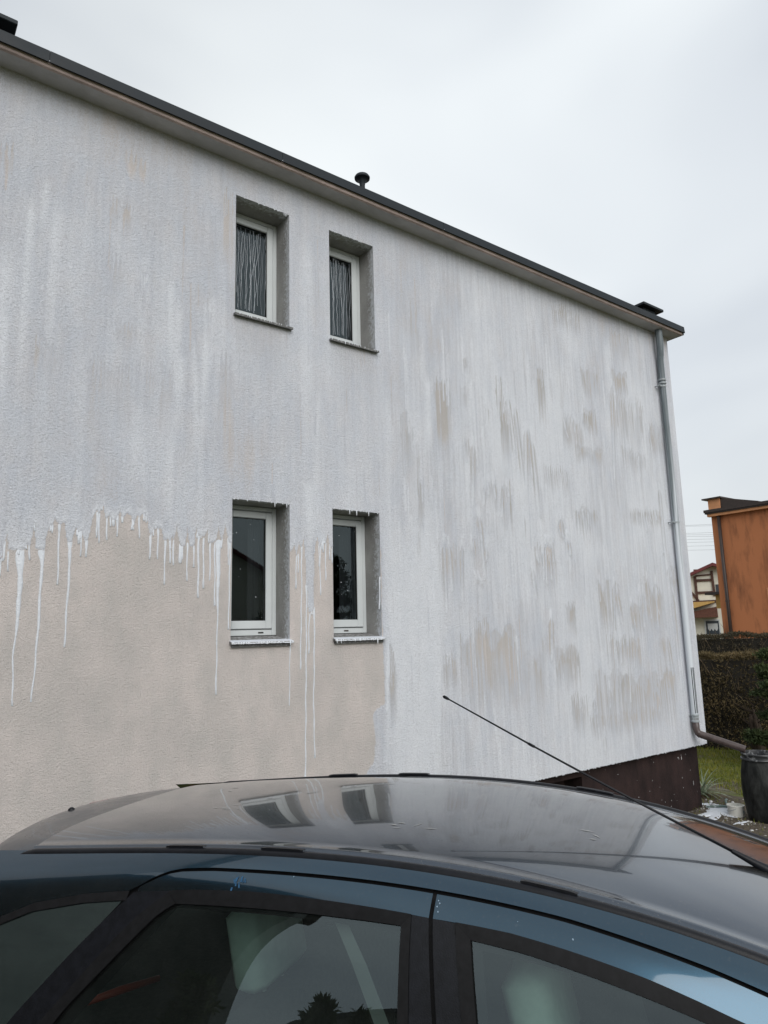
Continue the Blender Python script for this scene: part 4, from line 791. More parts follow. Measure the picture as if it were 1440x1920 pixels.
gtop_f = ip([(1.45, .101), (1.619, .102), (1.706, .106), (1.815, .111), (1.966, .118), (2.5, .142), (2.9, .13)])
def band(mb, s0, s1, fa, fb, sg, off=0.0, n=60, m=4, off2=None):
    rows = []
    for j in range(m + 1):
        t = j / m; o_ = off if off2 is None else off + (off2 - off) * t
        rows.append([SP(s, fa(s) + (fb(s) - fa(s)) * t, sg, o_) for s in np.linspace(s0, s1, n)])
    mb.grid(rows, flip=(sg > 0))
def ruled(mb, A, B, sg, off=0.0, n=24, m=4):
    a = polyl(A, n); b_ = polyl(B, n)
    mb.grid([[SP(*(a[i] + (b_[i] - a[i]) * j / m), sg, off) for i in range(n)] for j in range(m + 1)], flip=(sg > 0))
door_edge = [(.535, .086), (.46, .152), (.383, .223), (.258, .347), (.05, .58)]
trim_l = [(.655, .084), (.585, .128), (.523, .184), (.343, .369), (.13, .60)]
glass_l = [(.690, .106), (.645, .128), (.585, .182), (.42, .335), (.396, .366), (.19, .60)]
glass_r = [(1.333, .10), (1.348, .268), (1.372, .60)]
black_l = [(1.354, .079), (1.373, .264), (1.40, .60)]
gap_a = [(1.396, .079), (1.426, .254), (1.475, .60)]
gap_b = [(1.406, .079), (1.436, .254), (1.485, .60)]
black_r = [(1.461, .079), (1.492, .242), (1.545, .60)]
glass_f = [(1.499, .101), (1.523, .235), (1.585, .60)]
CR = .034
def crown(v):
    a = abs(v)
    if a < .475: return CR * (1 - .35 * (a / .475) ** 2 - .65 * (a / .475) ** 5)
    if a < .487: return .003 * math.sin((a - .475) / .012 * math.pi)
    return -.010 * min(1, (a - .487) / .012)
vv = list(np.linspace(-.475, .475, 33)); vv = [-.53, -.512, -.499, -.487, -.481] + vv + [.481, .487, .499, .512, .53]
def roofpt(s, v): 
    k = (.53 - .006 * (s - 1) ** 2) / .53
    lift = .013 * max(0, 1 - s) * min(1, max(0, s) / .3) * (1 - min(1, abs(v) / .48) ** 3)     # the skin is flatter lengthwise than its edges
    return (s, v * k, zR(s) + crown(v) + lift)
b = MB(); b.grid([[roofpt(s, v) for v in vv] for s in np.linspace(.0, 2.32, 70)], flip=True); roofp = b.build('roof_panel', M['carroof'], car, smooth=True)
b = MB(); b.grid([[(s, v * .97, zR(s) + crown(v) - .035) for v in np.linspace(-.5, .5, 9)] for s in np.linspace(0, 2.3, 20)]); b.build('headliner', M['liner'], car, smooth=True)
# tail spoiler behind the roof seam
def spo(s, v, top=True):
    se = -.31 + .11 * (abs(v) / .5) ** 2.2; u = s                    # u 0..1
    ss = -.010 + (se + .010) * u; edge = max(0, abs(v) - .40) / .13
    z = zR(0) + CR * (1 - (v / .5) ** 2) - .010 - .012 * u - .05 * u ** 3 * .4 - .03 * edge ** 2
    if not top: z -= .035 - .02 * u
    return (ss, v, z)
b = MB(); vs_ = np.linspace(-.53, .53, 41); us = np.linspace(0, 1, 14)
b.grid([[spo(u, v) for v in vs_] for u in us]); b.grid([[spo(u, v, False) for v in vs_] for u in us], flip=True)
b.grid([[spo(1, v) for v in vs_], [(spo(1, v)[0] - .006, v, (spo(1, v)[2] + spo(1, v, False)[2]) / 2) for v in vs_], [spo(1, v, False) for v in vs_]])
for e in (0, -1): b.grid([[spo(u, vs_[e]) for u in us], [spo(u, vs_[e], False) for u in us]], flip=(e == 0))
b.build('spoiler', M['spoiler'], car, auto=50)
b = MB(); b.grid([[(-.305 + (abs(v) / .5) ** 2 * .11, v, spo(1, v)[2] + .001) for v in np.linspace(.07, .2, 9)], [(-.318 + (abs(v) / .5) ** 2 * .11, v, spo(1, v)[2] + .0) for v in np.linspace(.07, .2, 9)], [(-.322 + (abs(v) / .5) ** 2 * .11, v, spo(1, v)[2] - .018) for v in np.linspace(.07, .2, 9)]])
b.build('brake_light', M['red'], car)
b = MB(); b.lathe([(.014, -.004), (.012, .006), (.006, .011), (.0005, .012)], (-.27, -.07, spo(.9, -.07)[2]), 10); b.build('washer_nozzle', M['black'], car, smooth=True)
# antenna on the front of the roof
f0 = Vector((2.20, .0, zR(2.20) + CR - .003)); f1 = Vector((1.253, 0.0, 2.487 - CAR_Z)); dr_ = (f1 - f0)
b = MB(); b.tube([f0 + dr_ * .0, f0 + dr_ * .02, f0 + dr_ * .06, f0 + dr_ * .13], [.020, .017, .011, .006], 12)
b.lathe([(.030, 0), (.028, .008), (.018, .014), (.001, .016)], (f0.x + .004, f0.y, f0.z - .004), 16); ant = b.build('antenna', M['black'], car, auto=50)
b = MB(); b.tube([f0 + dr_ * .12, f0 + dr_ * .45 - Vector((0, 0, .006)), f0 + dr_ * .70 - Vector((0, 0, .005)), f0 + dr_ * .985], [.0042, .0036, .0030, .0024], 8); b.tube([f0 + dr_ * .69 - Vector((0, 0, .0052)), f0 + dr_ * .71 - Vector((0, 0, .005))], [.0046, .0046], 8)
b.tube([f0 + dr_ * .978, f0 + dr_ * .985, f0 + dr_ * .996, f0 + dr_ * 1.0], [.003, .0052, .0052, .002], 8); o = b.build('antenna_rod', M['black'], car, smooth=True); o.parent = ant

def mat_side(sg):
    # roof-edge mouldings with mounting covers
    b = MB(); rows = []
    for s in np.linspace(.002, 2.34, 90):
        k = (.53 - .006 * (s - 1) ** 2); z0 = zR(s) - .008; t = min(1, (s + .01) / .05)
        rows.append([(s, sg * (k + dv), z0 + h * t) for dv, h in ((-.020, -.006), (-.017, .007), (-.010, .011), (0, .012), (.007, .009), (.012, .001), (.013, -.012))])
    b.grid(rows, flip=(sg < 0)); rail = b.build('roof_moulding', M['black'], car, smooth=True)
    for sc in (.63, .95, 1.66):
        b = MB(); rows = []
        for s in np.linspace(sc - .065, sc + .065, 9):
            k = (.53 - .006 * (s - 1) ** 2); z0 = zR(s) + .0075; e = .0 if abs(s - sc) > .06 else .0016
            rows.append([(s, sg * (k + dv), z0 + h) for dv, h in ((-.016, -.003), (-.0155, e), (-.001, e + .001), (-.0005, -.003))])
        b.grid(rows, flip=(sg < 0)); o = b.build('rail_cover', M['black'], car); o.parent = rail
    # painted side of the roof, down to the doors
    b = MB(); low = lambda s: (qtop(s) if s < .50 else seam(s)) - .003
    band(b, -.24, 3.08, lambda s: .0, low, sg, 0, 120, 8); b.build('roof_side', M['carpaint'], car, smooth=True)
    # dark body shell under the gaps
    b = MB(); band(b, .40, 3.0, lambda s: .022, lambda s: .112, sg, -.014, 60, 3); ruled(b, [(1.32, .09), (1.36, .6)], [(1.52, .09), (1.61, .6)], sg, -.014); ruled(b, [(.50, .08), (0, .6)], [(.70, .10), (.21, .6)], sg, -.014)
    b.build('body_frame', M['rubber'], car, smooth=True)
    # rear door upper half
    b = MB(); band(b, .548, 1.396, lambda s: seam(s) + .004, lambda s: max(ttop_r(s), seam(s) + .006), sg, .001, 70, 4); rd = b.build('rear_door_frame', M['carpaint'], car, smooth=True)
    b = MB(); ruled(b, door_edge, trim_l, sg, .0012); band(b, .545, .66, lambda s: ttop_r(s), lambda s: ttop_r(s) + .006, sg, .001, 8, 1); o = b.build('pillar_trim', M['black'], car, smooth=True); o.parent = rd
    b = MB(); ruled(b, black_l, gap_a, sg, .0012); o = b.build('pillar_trim', M['black'], car, smooth=True); o.parent = rd
    b = MB(); ruled(b, trim_l, glass_l, sg, .004); band(b, .655, 1.354, ttop_r, gtop_r, sg, .005, 60, 3, .0005); ruled(b, glass_r, black_l, sg, .004); o = b.build('window_seal', M['rubber'], car, smooth=True); o.parent = rd
    b = MB(); ruled(b, glass_l, glass_r, sg, -.006, 30, 16); o = b.build('window_glass', M['carglass'], car, smooth=True); o.parent = rd
    # front door upper half
    b = MB(); band(b, 1.406, 2.96, lambda s: seam(s) + .004, ttop_f, sg, .001, 90, 4); fd = b.build('front_door_frame', M['carpaint'], car, smooth=True)
    b = MB(); ruled(b, gap_b, black_r, sg, .0012); o = b.build('pillar_trim', M['black'], car, smooth=True); o.parent = fd
    b = MB(); ruled(b, black_r, glass_f, sg, .004); band(b, 1.461, 2.9, ttop_f, gtop_f, sg, .005, 70, 3, .0005); o = b.build('window_seal', M['rubber'], car, smooth=True); o.parent = fd
    b = MB(); gl = ip([(p[1], p[0]) for p in glass_f]); n, m = 40, 12
    rows = []
    for j in range(m + 1):
        row = []
        for i in range(n):
            u = i / (n - 1); s = 1.5 + 1.36 * u; d = gtop_f(s) + (belt(s) + .02 - gtop_f(s)) * j / m; s2 = s + (gl(d) - 1.499) * (1 - u); row.append(SP(s2, max(d, gtop_f(s)), sg, -.006))
        rows.append(row)
    b.grid(rows, flip=(sg > 0)); o = b.build('window_glass', M['carglass'], car, smooth=True); o.parent = fd
    # rear quarter window
    qt = [(s, qtop(s) + .014) for s in np.linspace(-.10, .505, 14)]; qb = [(-.30 + i * .345 / 13, .58) for i in range(14)]
    b = MB(); ruled(b, qt, qb, sg, -.004, 24, 10); b.build('quarter_glass', M['carglass'], car, smooth=True)
    b = MB(); band(b, -.12, .52, lambda s: qtop(s) - .002, lambda s: qtop(s) + .018, sg, .002, 30, 2); b.build('quarter_seal', M['rubber'], car, smooth=True)
    b = MB(); ruled(b, [(-.30, .31), (-.48, .60)], [(-.11, .215), (-.29, .60)], sg, 0, 12, 4); b.build('rear_pillar', M['carpaint'], car, smooth=True)
    # lower body side with wheel arches
    b = MB(); cols = np.linspace(-.50, 3.55, 110)
    def low_z(s):
        z = .24
        for sc in (.22, 2.86):
            if abs(s - sc) < .37: z = max(z, .28 + math.sqrt(.37 ** 2 - (s - sc) ** 2))
        return z
    rows = []
    for j in range(9):
        t = j / 8; row = []
        for s in cols:
            zt = .985 if s < 3.0 else .985 - .22 * ((s - 3.0) / .55) ** 1.3
            z = zt + (low_z(s) - zt) * t; base = .822 + .035 * math.sin(min(1, (zt - z) / .5) * math.pi * .6) - .02 * t * t
            if s > 2.7: base -= .09 * ((s - 2.7) / .85) ** 2
            if s < .2: base -= .05 * ((.2 - s) / .7) ** 2
            row.append((s, sg * base, z))
        rows.append(row)
    b.grid(rows, flip=(sg > 0)); b.build('lower_side', M['carpaint'], car, smooth=True)
    b = MB(); b.grid([[(s, sg * .83, .992) for s in np.linspace(-.35, 2.95, 30)], [(s, sg * .836, .985) for s in np.linspace(-.35, 2.95, 30)], [(s, sg * .826, .968) for s in np.linspace(-.35, 2.95, 30)]], flip=(sg > 0)); b.build('waist_seal', M['rubber'], car)
    for sc in (.9, 2.05):
        b = MB(); b.bbox(sc - .26 + .1, sc - .26 + .3, sg * .872 - .012, sg * .872 + .012, .86, .89, .006); b.build('door_handle', M['carpaint'], car)
    b = MB(); b.bbox(2.72, 2.90, min(sg * .86, sg * 1.03), max(sg * .86, sg * 1.03), .98, 1.12, .03); b.build('wing_mirror', M['carpaint'], car, auto=50)
    for sc in (.22, 2.86):
        b = MB(); p = [(.20, -.10), (.29, -.105), (.315, -.08), (.32, 0), (.315, .08), (.29, .105), (.20, .10)]
        n = 32; vs2 = [(sc + r_ * math.cos(6.2832 * k / n), sg * .74 + y, .32 + r_ * math.sin(6.2832 * k / n)) for r_, y in p for k in range(n)]
        b.add(vs2, [(i * n + k, (i + 1) * n + k, (i + 1) * n + (k + 1) % n, i * n + (k + 1) % n) for i in range(len(p) - 1) for k in range(n)]); w = b.build('wheel', M['tyre'], car, smooth=True)
        b = MB(); 
        for k in range(6):
            a = k * math.pi / 3; d_ = Vector((math.cos(a), 0, math.sin(a))); q = Vector((-d_.z, 0, d_.x)); c0 = Vector((sc, sg * .80, .32))
            b.add([c0 + q * .03, c0 - q * .03, c0 + d_ * .205 - q * .045, c0 + d_ * .205 + q * .045], [(0, 1, 2, 3)])
        vs2 = [(sc + r_ * math.cos(6.2832 * k / n), sg * y, .32 + r_ * math.sin(6.2832 * k / n)) for r_, y in ((.19, .80), (.215, .83)) for k in range(n)]
        b.add(vs2, [(k, n + k, n + (k + 1) % n, (k + 1) % n) for k in range(n)]); o = b.build('rim', M['rim'], car); o.parent = w
    b = MB(); rows = [[(3.50 - .12 * t + .02 * q, sg * (.48 + .26 * t), .58 + .16 * q) for t in np.linspace(0, 1, 6)] for q in np.linspace(0, 1, 4)]; b.grid([[(x + .10, y, z) for x, y, z in r_] for r_ in rows], flip=(sg < 0)); b.build('headlight', M['lamp'], car, smooth=True)
    b = MB(); b.bbox(-.56, -.47, min(sg * .62, sg * .80), max(sg * .62, sg * .80), .62, .95, .02); b.build('tail_light', M['red'], car, auto=50)
for sg in (-1, 1): mat_side(sg)
# glass and panels across the car
b = MB(); b.grid([[(s, v * (.50 + .12 * max(0, (s - 2.35) / .75)) / .5, zR(s) + .04 * (1 - (v / .5) ** 2) - .006) for v in np.linspace(-.5, .5, 21)] for s in np.linspace(2.33, 3.10, 18)], flip=True); b.build('windscreen', M['carglass'], car, smooth=True)
def tg(u, v, w0, w1, p0, p1, bul): 
    w = w0 + (w1 - w0) * u; return (p0[0] + (p1[0] - p0[0]) * u + bul * (v * v), v * w, p0[1] + (p1[1] - p0[1]) * u)
V1 = np.linspace(-1, 1, 15)
b = MB(); b.grid([[tg(u, v, .47, .62, (-.26, zR(0) - .03), (-.50, .98), .06) for v in V1] for u in np.linspace(0, 1, 8)]); b.build('rear_window', M['carglass'], car, smooth=True)
b = MB(); b.grid([[tg(u, v, .66, .80, (-.51, .985), (-.58, .60), .09) for v in V1] for u in np.linspace(0, 1, 6)]); b.build('tailgate', M['carpaint'], car, smooth=True)
b = MB(); b.grid([[tg(u, v, .82, .80, (-.62, .60), (-.60, .26), .14) for v in V1] for u in np.linspace(0, 1, 6)]); b.build('rear_bumper', M['carpaint'], car, smooth=True)
b = MB(); b.grid([[(s - .10 * v * v * ((s - 3.02) / .55), v * (.80 - .10 * ((s - 3.02) / .55) ** 2), .985 - .02 * v * v - .20 * ((s - 3.02) / .55) ** 1.5) for v in V1] for s in np.linspace(3.02, 3.60, 12)], flip=True); b.build('bonnet', M['carpaint'], car, smooth=True)
b = MB(); b.grid([[tg(u, v, .74, .80, (3.60, .78), (3.72 - .04 * abs(u - .5), .25), -.16) for v in V1] for u in np.linspace(0, 1, 8)], flip=True); b.build('front_bumper', M['carpaint'], car, smooth=True)
b = MB(); b.box(-.45, 3.5, -.72, .72, .22, .34); b.box(2.72, 3.1, -.72, .72, .34, .96); b.box(-.5, -.42, -.7, .7, .3, .9); b.build('floor_pan', M['cabin'], car)
b = MB(); b.bbox(-.10, .56, .50, .60, .95, 1.44, .02); b.bbox(-.10, .50, -.66, -.62, .90, 1.00, .01); b.box(-.40, .62, -.6, .6, .90, .93); b.build('luggage_trim_and_blocker', M['cabin'], car)  # far-side panel added to darken the quarter glass by blocking the window opposite
# seats
M['cover'] = mat('pale_seat_cover', (.50, .62, .58), .95, var=.12, vscale=8)
def seat(s, v, w, hr, covered):
    def bx(mb, c, sz, tilt, bev=.03):
        t = MB(); t.bbox(-sz[0] / 2, sz[0] / 2, -sz[1] / 2, sz[1] / 2, -sz[2] / 2, sz[2] / 2, bev)
        R_ = Matrix.Rotation(tilt, 3, 'Y'); mb.add([tuple(R_ @ Vector(p) + Vector(c)) for p in t.v], t.f)
    b = MB(); bx(b, (s, v, .46), (.50, w, .16), 0); bx(b, (s - .30, v, .80), (.14, w, .62), -.22); st = b.build('seat', M['cabin'], car, auto=60)
    for hv in hr:
        b = MB(); bx(b, (s - .40, hv, 1.235), (.11, .29, .23), -.2, .024); b.tube([(s - .37, hv - .05, 1.05), (s - .39, hv - .05, 1.16)], .007, 6); b.tube([(s - .37, hv + .05, 1.05), (s - .39, hv + .05, 1.16)], .007, 6)
        o = b.build('headrest', M['cover'] if covered else M['cabin'], car, auto=60); o.parent = st
seat(2.00, -.37, .50, (-.37,), True); seat(2.00, .37, .50, (.37,), True); seat(1.13, 0, 1.24, (-.24, .34), True)
for sg in (-1, 1):
    b = MB(); b.grid([[SP(1.10, .06, sg, -.05), SP(1.135, .06, sg, -.05)], [SP(1.20, .18, sg, -.05), SP(1.24, .18, sg, -.05)], [SP(1.34, .38, sg, -.06), SP(1.38, .38, sg, -.06)]]); b.build('seat_belt', M['belt'], car)
b = MB(); b.bbox(-.46, -.35, -.10, .12, .965, 1.055, .02); b.tube([(-.42, -.05, 1.04), (-.40, -.12, 1.15)], .009, 6); b.build('wiper_motor_cover', M['black'], car, auto=50)
b = MB(); b.tube([(.10, -.34, .985), (.16, -.24, .99), (.22, -.12, .985)], [.010, .013, .010], 10); b.build('ice_scraper', M['plastic_red'], car, smooth=True)
n = 28; b = MB(); b.tube([(2.42 + .06 * math.sin(6.2832 * k / n), .37 + .18 * math.cos(6.2832 * k / n), .92 + .17 * math.sin(6.2832 * k / n)) for k in range(n + 1)], .014, 8, caps=False); b.build('steering_wheel', M['rubber'], car, smooth=True)
# blue touch-up smear and chips on the rear door edge
M['blue'] = mat('touch_up_blue', (.014, .07, .15), .5, var=.4, vscale=150)
M['chip'] = mat('paint_chip', (.22, .30, .38), .6)
b = MB(); rnd = random.Random(3)
for k in range(10):
    s0 = .855 + rnd.gauss(0, .012); d0 = .046 + abs(rnd.gauss(0, .010)); L_ = rnd.uniform(.004, .012); w = rnd.uniform(.0012, .003); sl = rnd.uniform(-.5, .9)
    b.add([SP(s0 - w, d0, -1, .0022), SP(s0 + w, d0, -1, .0022), SP(s0 + w + sl * L_, d0 + L_, -1, .0022), SP(s0 - w + sl * L_, d0 + L_, -1, .0022)], [(0, 1, 2, 3)])
o = b.build('touch_up_smear', M['blue'], car); tag(o, kind='stuff')
b = MB()
for (s0, d0) in ((1.413, .048), (1.417, .052), (1.412, .058), (1.72, .06), (1.02, .04), (1.60, .055), (1.416, .066)):
    w = rnd.uniform(.0008, .0022); b.add([SP(s0 - w, d0, -1, .0022), SP(s0, d0 - w * .7, -1, .0022), SP(s0 + w, d0 + w * .3, -1, .0022), SP(s0 + w * .2, d0 + w, -1, .0022)], [(0, 1, 2, 3)])
o = b.build('paint_chips', M['chip'], car); tag(o, kind='stuff')
# streaks of dirt and droppings dried on the roof
b = MB(); rnd = random.Random(14)
for (s0, v0, n) in ((.70, .02, 9), (.98, .40, 8), (1.02, .22, 5), (.55, -.20, 7), (1.35, .30, 5), (1.7, -.15, 4), (.35, .1, 6), (1.25, -.30, 5)):
    for k in range(n):
        s = s0 + rnd.gauss(0, .045); v = v0 + rnd.gauss(0, .018); L_ = rnd.uniform(.004, .028); w = rnd.uniform(.0012, .0035); a = rnd.gauss(.2, .5)
        pts = [(s - L_ * math.cos(a), v - L_ * math.sin(a)), (s, v - w), (s + L_ * math.cos(a), v + L_ * math.sin(a)), (s + .2 * L_, v + w)]
        b.add([(p, q, roofpt(p, q)[2] + .0012) for p, q in pts], [(0, 1, 2, 3)])
M['dirt'] = mat('dried_dirt', (.30, .30, .29), .9, var=.3, vscale=60)
o = b.build('dirt_specks', M['dirt'], car); tag(o, kind='stuff')
# ------------------------------------------------------------------ yard: barrel, bucket, spill, plants
rb = empty('rain_barrel', BAR); tag(rb, 'dark weathered plastic barrel under the brown spout pipe', 'barrel')
b = MB(); b.lathe([(.001, 0), (.185, 0), (.198, .02), (.218, .12), (.240, .30), (.244, .42), (.236, .58), (.212, .71), (.206, .745)], n=40); b.lathe([(.2, .745), (.196, .5), (.19, .4)], n=40); b.build('drum', M['barrel'], rb, auto=40)
b = MB(); b.lathe([(.204, .735), (.222, .738), (.228, .750), (.222, .762), (.209, .765), (.206, .775), (.214, .80), (.219, .812), (.214, .824), (.203, .824), (.198, .80), (.198, .74)], n=40); b.build('rim', M['barrelrim'], rb, auto=35)
b = MB(); b.lathe([(.197, .70), (.0005, .70)], n=32); b.build('water', M['water'], rb)
bk = empty('paint_bucket', (9.273 - .01, -.398, .255), .3); tag(bk, 'small off-white paint bucket lying in the spill beside the barrel', 'bucket')
b = MB(); b.lathe([(.001, 0), (.088, 0), (.094, .012), (.102, .125), (.108, .128), (.108, .14), (.100, .142), (.097, .13), (.088, .015), (.001, .014)], n=32); b.build('tub', M['bucket'], bk, auto=40)
b = MB(); b.grid([[(.0985 * math.cos(a) * (1 + z * .08), .0985 * math.sin(a) * (1 + z * .08), .045 + z) for a in np.linspace(-1.95, -1.15, 8)] for z in (0, .055)]); b.build('sticker', M['label'], bk, smooth=True)
b = MB(); b.tube([(.105 * math.cos(a), .105 * math.sin(a), .11 - .05 * math.sin(a - .2)) for a in np.linspace(.2, .2 + math.pi, 14)], .003, 6); b.build('handle', M['ring'], bk)

def blob(name, cx, cy, rx, ry, seed, matl, dz=.012, n=60, amp=.5):
    me = bpy.data.meshes.new(name); vs_ = []; fs = []
    rings = 7
    for j in range(rings + 1):
        for k in range(n):
            a = 2 * math.pi * k / n; rr = 1 + amp * (float(vnoise(2.2 * math.cos(a) + 9, 2.2 * math.sin(a) + 9, seed)) - .5) * 2 + .25 * amp * (float(vnoise(8 * math.cos(a) + 9, 8 * math.sin(a) + 9, seed)) - .5) * 2
            q = j / rings; x = cx + rx * rr * q * math.cos(a); y = cy + ry * rr * q * math.sin(a)
            vs_.append((x, y, float(gz(x, y)) + .05 * (float(vnoise(x * 1.3, y * 1.3, 3)) - .5) + .03 * (float(vnoise(x * 4, y * 4, 5)) - .5) + dz * (1 - q ** 6) + .003))
    for j in range(rings):
        for k in range(n):
            fs.append((j * n + k, j * n + (k + 1) % n, (j + 1) * n + (k + 1) % n, (j + 1) * n + k))
    me.from_pydata(vs_, [], fs); return finish(name, me, matl, smooth=True)
soil = blob('bare_soil', 9.35, -.75, 1.25, 1.0, 15, M['soil'], .006, 80); tag(soil, kind='structure')
o = blob('paint_spill', 9.22, -.20, .40, .19, 4, M['paint'], .016, 90, .62); tag(o, 'puddle of spilled white paint on the ground between plinth and barrel', 'paint spill')
o = blob('paint_spill', 9.62, .14, .15, .10, 6, M['paint'], .010); tag(o, 'small white paint patch on the soil right beside the plinth corner', 'paint spill')
o = blob('paint_spill', 8.86, -.62, .22, .05, 8, M['paint'], .008); tag(o, 'thin strip of spilled paint in front of the barrel foot', 'paint spill')
rnd = random.Random(5)
for k, (x, y, s, lab) in enumerate(((9.46, .02, .05, 'paint-splashed stone nearest the plinth corner'), (9.72, .20, .035, 'small splashed stone behind the white paint patch'), (9.90, -.02, .03, 'small stone at the edge of the lawn'), (8.72, -.85, .03, 'small stone on the soil in front of the barrel'))):
    b = MB(); vs_ = []; n = 8
    for j in range(5):
        t = math.pi * j / 4
        for i in range(n):
            a = 6.2832 * i / n; q = s * (1 + rnd.uniform(-.25, .25)); vs_.append((q * math.sin(t) * math.cos(a), .8 * q * math.sin(t) * math.sin(a), .6 * q * math.cos(t)))
    b.add(vs_, [(j * n + i, (j + 1) * n + i, (j + 1) * n + (i + 1) % n, j * n + (i + 1) % n) for j in range(4) for i in range(n)])
    o = b.build('stone', M['stone'], smooth=True); o.location = (x, y, float(gz(x, y)) + s * .35); tag(o, lab, 'stone', 'splashed stones by the plinth')
b = MB(); hp = [Vector((9.30 + .55 * t + .05 * math.sin(7 * t), .03 - .16 * math.sin(4.2 * t) - .12 * t, .285 + .012 * math.sin(9 * t))) for t in np.linspace(0, 1, 24)]
b.tube(hp, .016, 8); o = b.build('garden_hose', M['hose'], smooth=True); tag(o, 'paint-spattered green hose end lying at the plinth corner', 'hose')

def blades(name, pts, rnd, hmin, hmax, wid, matl, lean=.5, segs=2, parent=None):
    vs_ = []; fs = []
    for (x, y, z) in pts:
        a = rnd.uniform(0, 6.283); h = rnd.uniform(hmin, hmax); l = rnd.uniform(.1, lean) * h; w = wid * rnd.uniform(.6, 1.3); ca, sa = math.cos(a), math.sin(a); b0 = len(vs_)
        for j in range(segs + 1):
            t = j / segs; o_ = l * t * t; ww = w * (1 - t * .95)
            vs_.append((x + ca * o_ - sa * ww, y + sa * o_ + ca * ww, z + h * (t - .25 * t * t * (l / h)))); vs_.append((x + ca * o_ + sa * ww, y + sa * o_ - ca * ww, z + h * (t - .25 * t * t * (l / h))))
        for j in range(segs): fs.append((b0 + 2 * j, b0 + 2 * j + 1, b0 + 2 * j + 3, b0 + 2 * j + 2))
    me = bpy.data.meshes.new(name); me.from_pydata(vs_, [], fs); return finish(name, me, matl, parent)
rnd = random.Random(11); pts = []
def gzz(x, y): return float(gz(x, y)) + .05 * (float(vnoise(x * 1.3, y * 1.3, 3)) - .5) + .03 * (float(vnoise(x * 4, y * 4, 5)) - .5)
while len(pts) < 30000:
    x = rnd.uniform(9.6, 15.2); y = rnd.uniform(-1.0, 5.0)
    if x < 10.3 + .35 * math.sin(y * 3) and rnd.random() < .92: continue
    pts.append((x, y, 0))
P = np.array(pts); Zg = gz(P[:, 0], P[:, 1]) + .05 * (vnoise(P[:, 0] * 1.3, P[:, 1] * 1.3, 3) - .5) + .03 * (vnoise(P[:, 0] * 4, P[:, 1] * 4, 5) - .5)
pts = [(p[0], p[1], z) for p, z in zip(pts, Zg)]
o = blades('grass', pts, rnd, .03, .10, .006, M['grass'], .9); tag(o, 'short yellowish green lawn grass beyond the plinth corner', 'grass', kind='stuff')
pts = []
for k in range(700):
    x = rnd.uniform(8.3, 10.2); y = rnd.uniform(-2.2, -.5) if rnd.random() < .7 else rnd.uniform(-.5, .8)
    pts.append((x, y, gzz(x, y)))
o = blades('weeds', pts, rnd, .015, .06, .007, M['grass'], 1.2); tag(o, 'sparse low weeds on the soil around the barrel', 'weeds', kind='stuff')
b = MB(); rnd = random.Random(33)
for k in range(520):
    x = rnd.gauss(9.3, .45); y = rnd.gauss(-.45, .45); s = rnd.uniform(.006, .022) * (1.7 if rnd.random() < .08 else 1); z = gzz(x, y) + s * .3; a = rnd.uniform(0, 3)
    c_, s_ = math.cos(a) * s, math.sin(a) * s
    b.add([(x + c_, y + s_, z), (x - s_ * .8, y + c_ * .8, z + s * .1), (x - c_, y - s_, z), (x + s_ * .7, y - c_ * .7, z - s * .1), (x + c_ * .2, y, z + s * .6), (x, y, z - s * .5)], [(0, 1, 4), (1, 2, 4), (2, 3, 4), (3, 0, 4), (1, 0, 5), (2, 1, 5), (3, 2, 5), (0, 3, 5)])
o = b.build('gravel', M['pebble']); tag(o, 'scattered pebbles and paint crumbs on the soil near the barrel', 'gravel', kind='stuff')
rnd = random.Random(12)
pl = empty('strap_leaf_plant', (10.05, .52, .25)); tag(pl, 'clump of long pale green strap leaves at the plinth corner', 'plant')
def strap(nm, n, L0, L1, wid, matl, spread):
    vs_ = []; fs = []
    for k in range(n):
        a = rnd.uniform(0, 6.283); Ln = rnd.uniform(L0, L1); up = rnd.uniform(.35, 1.25) * spread; x0, y0 = rnd.gauss(0, .04), rnd.gauss(0, .04); b0 = len(vs_); ca, sa = math.cos(a), math.sin(a); m = 7
        for j in range(m + 1):
            t = j / m; ang = up - 1.3 * t * t * (.4 + .6 * rnd.random() * .2 + .5 * (1.3 - up)); r_ = Ln * t * math.cos(up - .5 * t); z = Ln * (math.sin(up) * t - .5 * t * t * (1.2 - .6 * up)); w = wid * (1 - t) ** .6 + .001
            vs_.append((x0 + ca * r_ - sa * w, y0 + sa * r_ + ca * w, max(z, .01) + .01)); vs_.append((x0 + ca * r_ + sa * w, y0 + sa * r_ - ca * w, max(z, .01) + .01))
        for j in range(m): fs.append((b0 + 2 * j, b0 + 2 * j + 1, b0 + 2 * j + 3, b0 + 2 * j + 2))
    me = bpy.data.meshes.new(nm); me.from_pydata(vs_, [], fs); return finish(nm, me, matl, pl)
strap('leaves', 70, .25, .55, .011, M['yucca'], 1.0); strap('dry_leaves', 40, .2, .42, .009, M['dry'], .35)

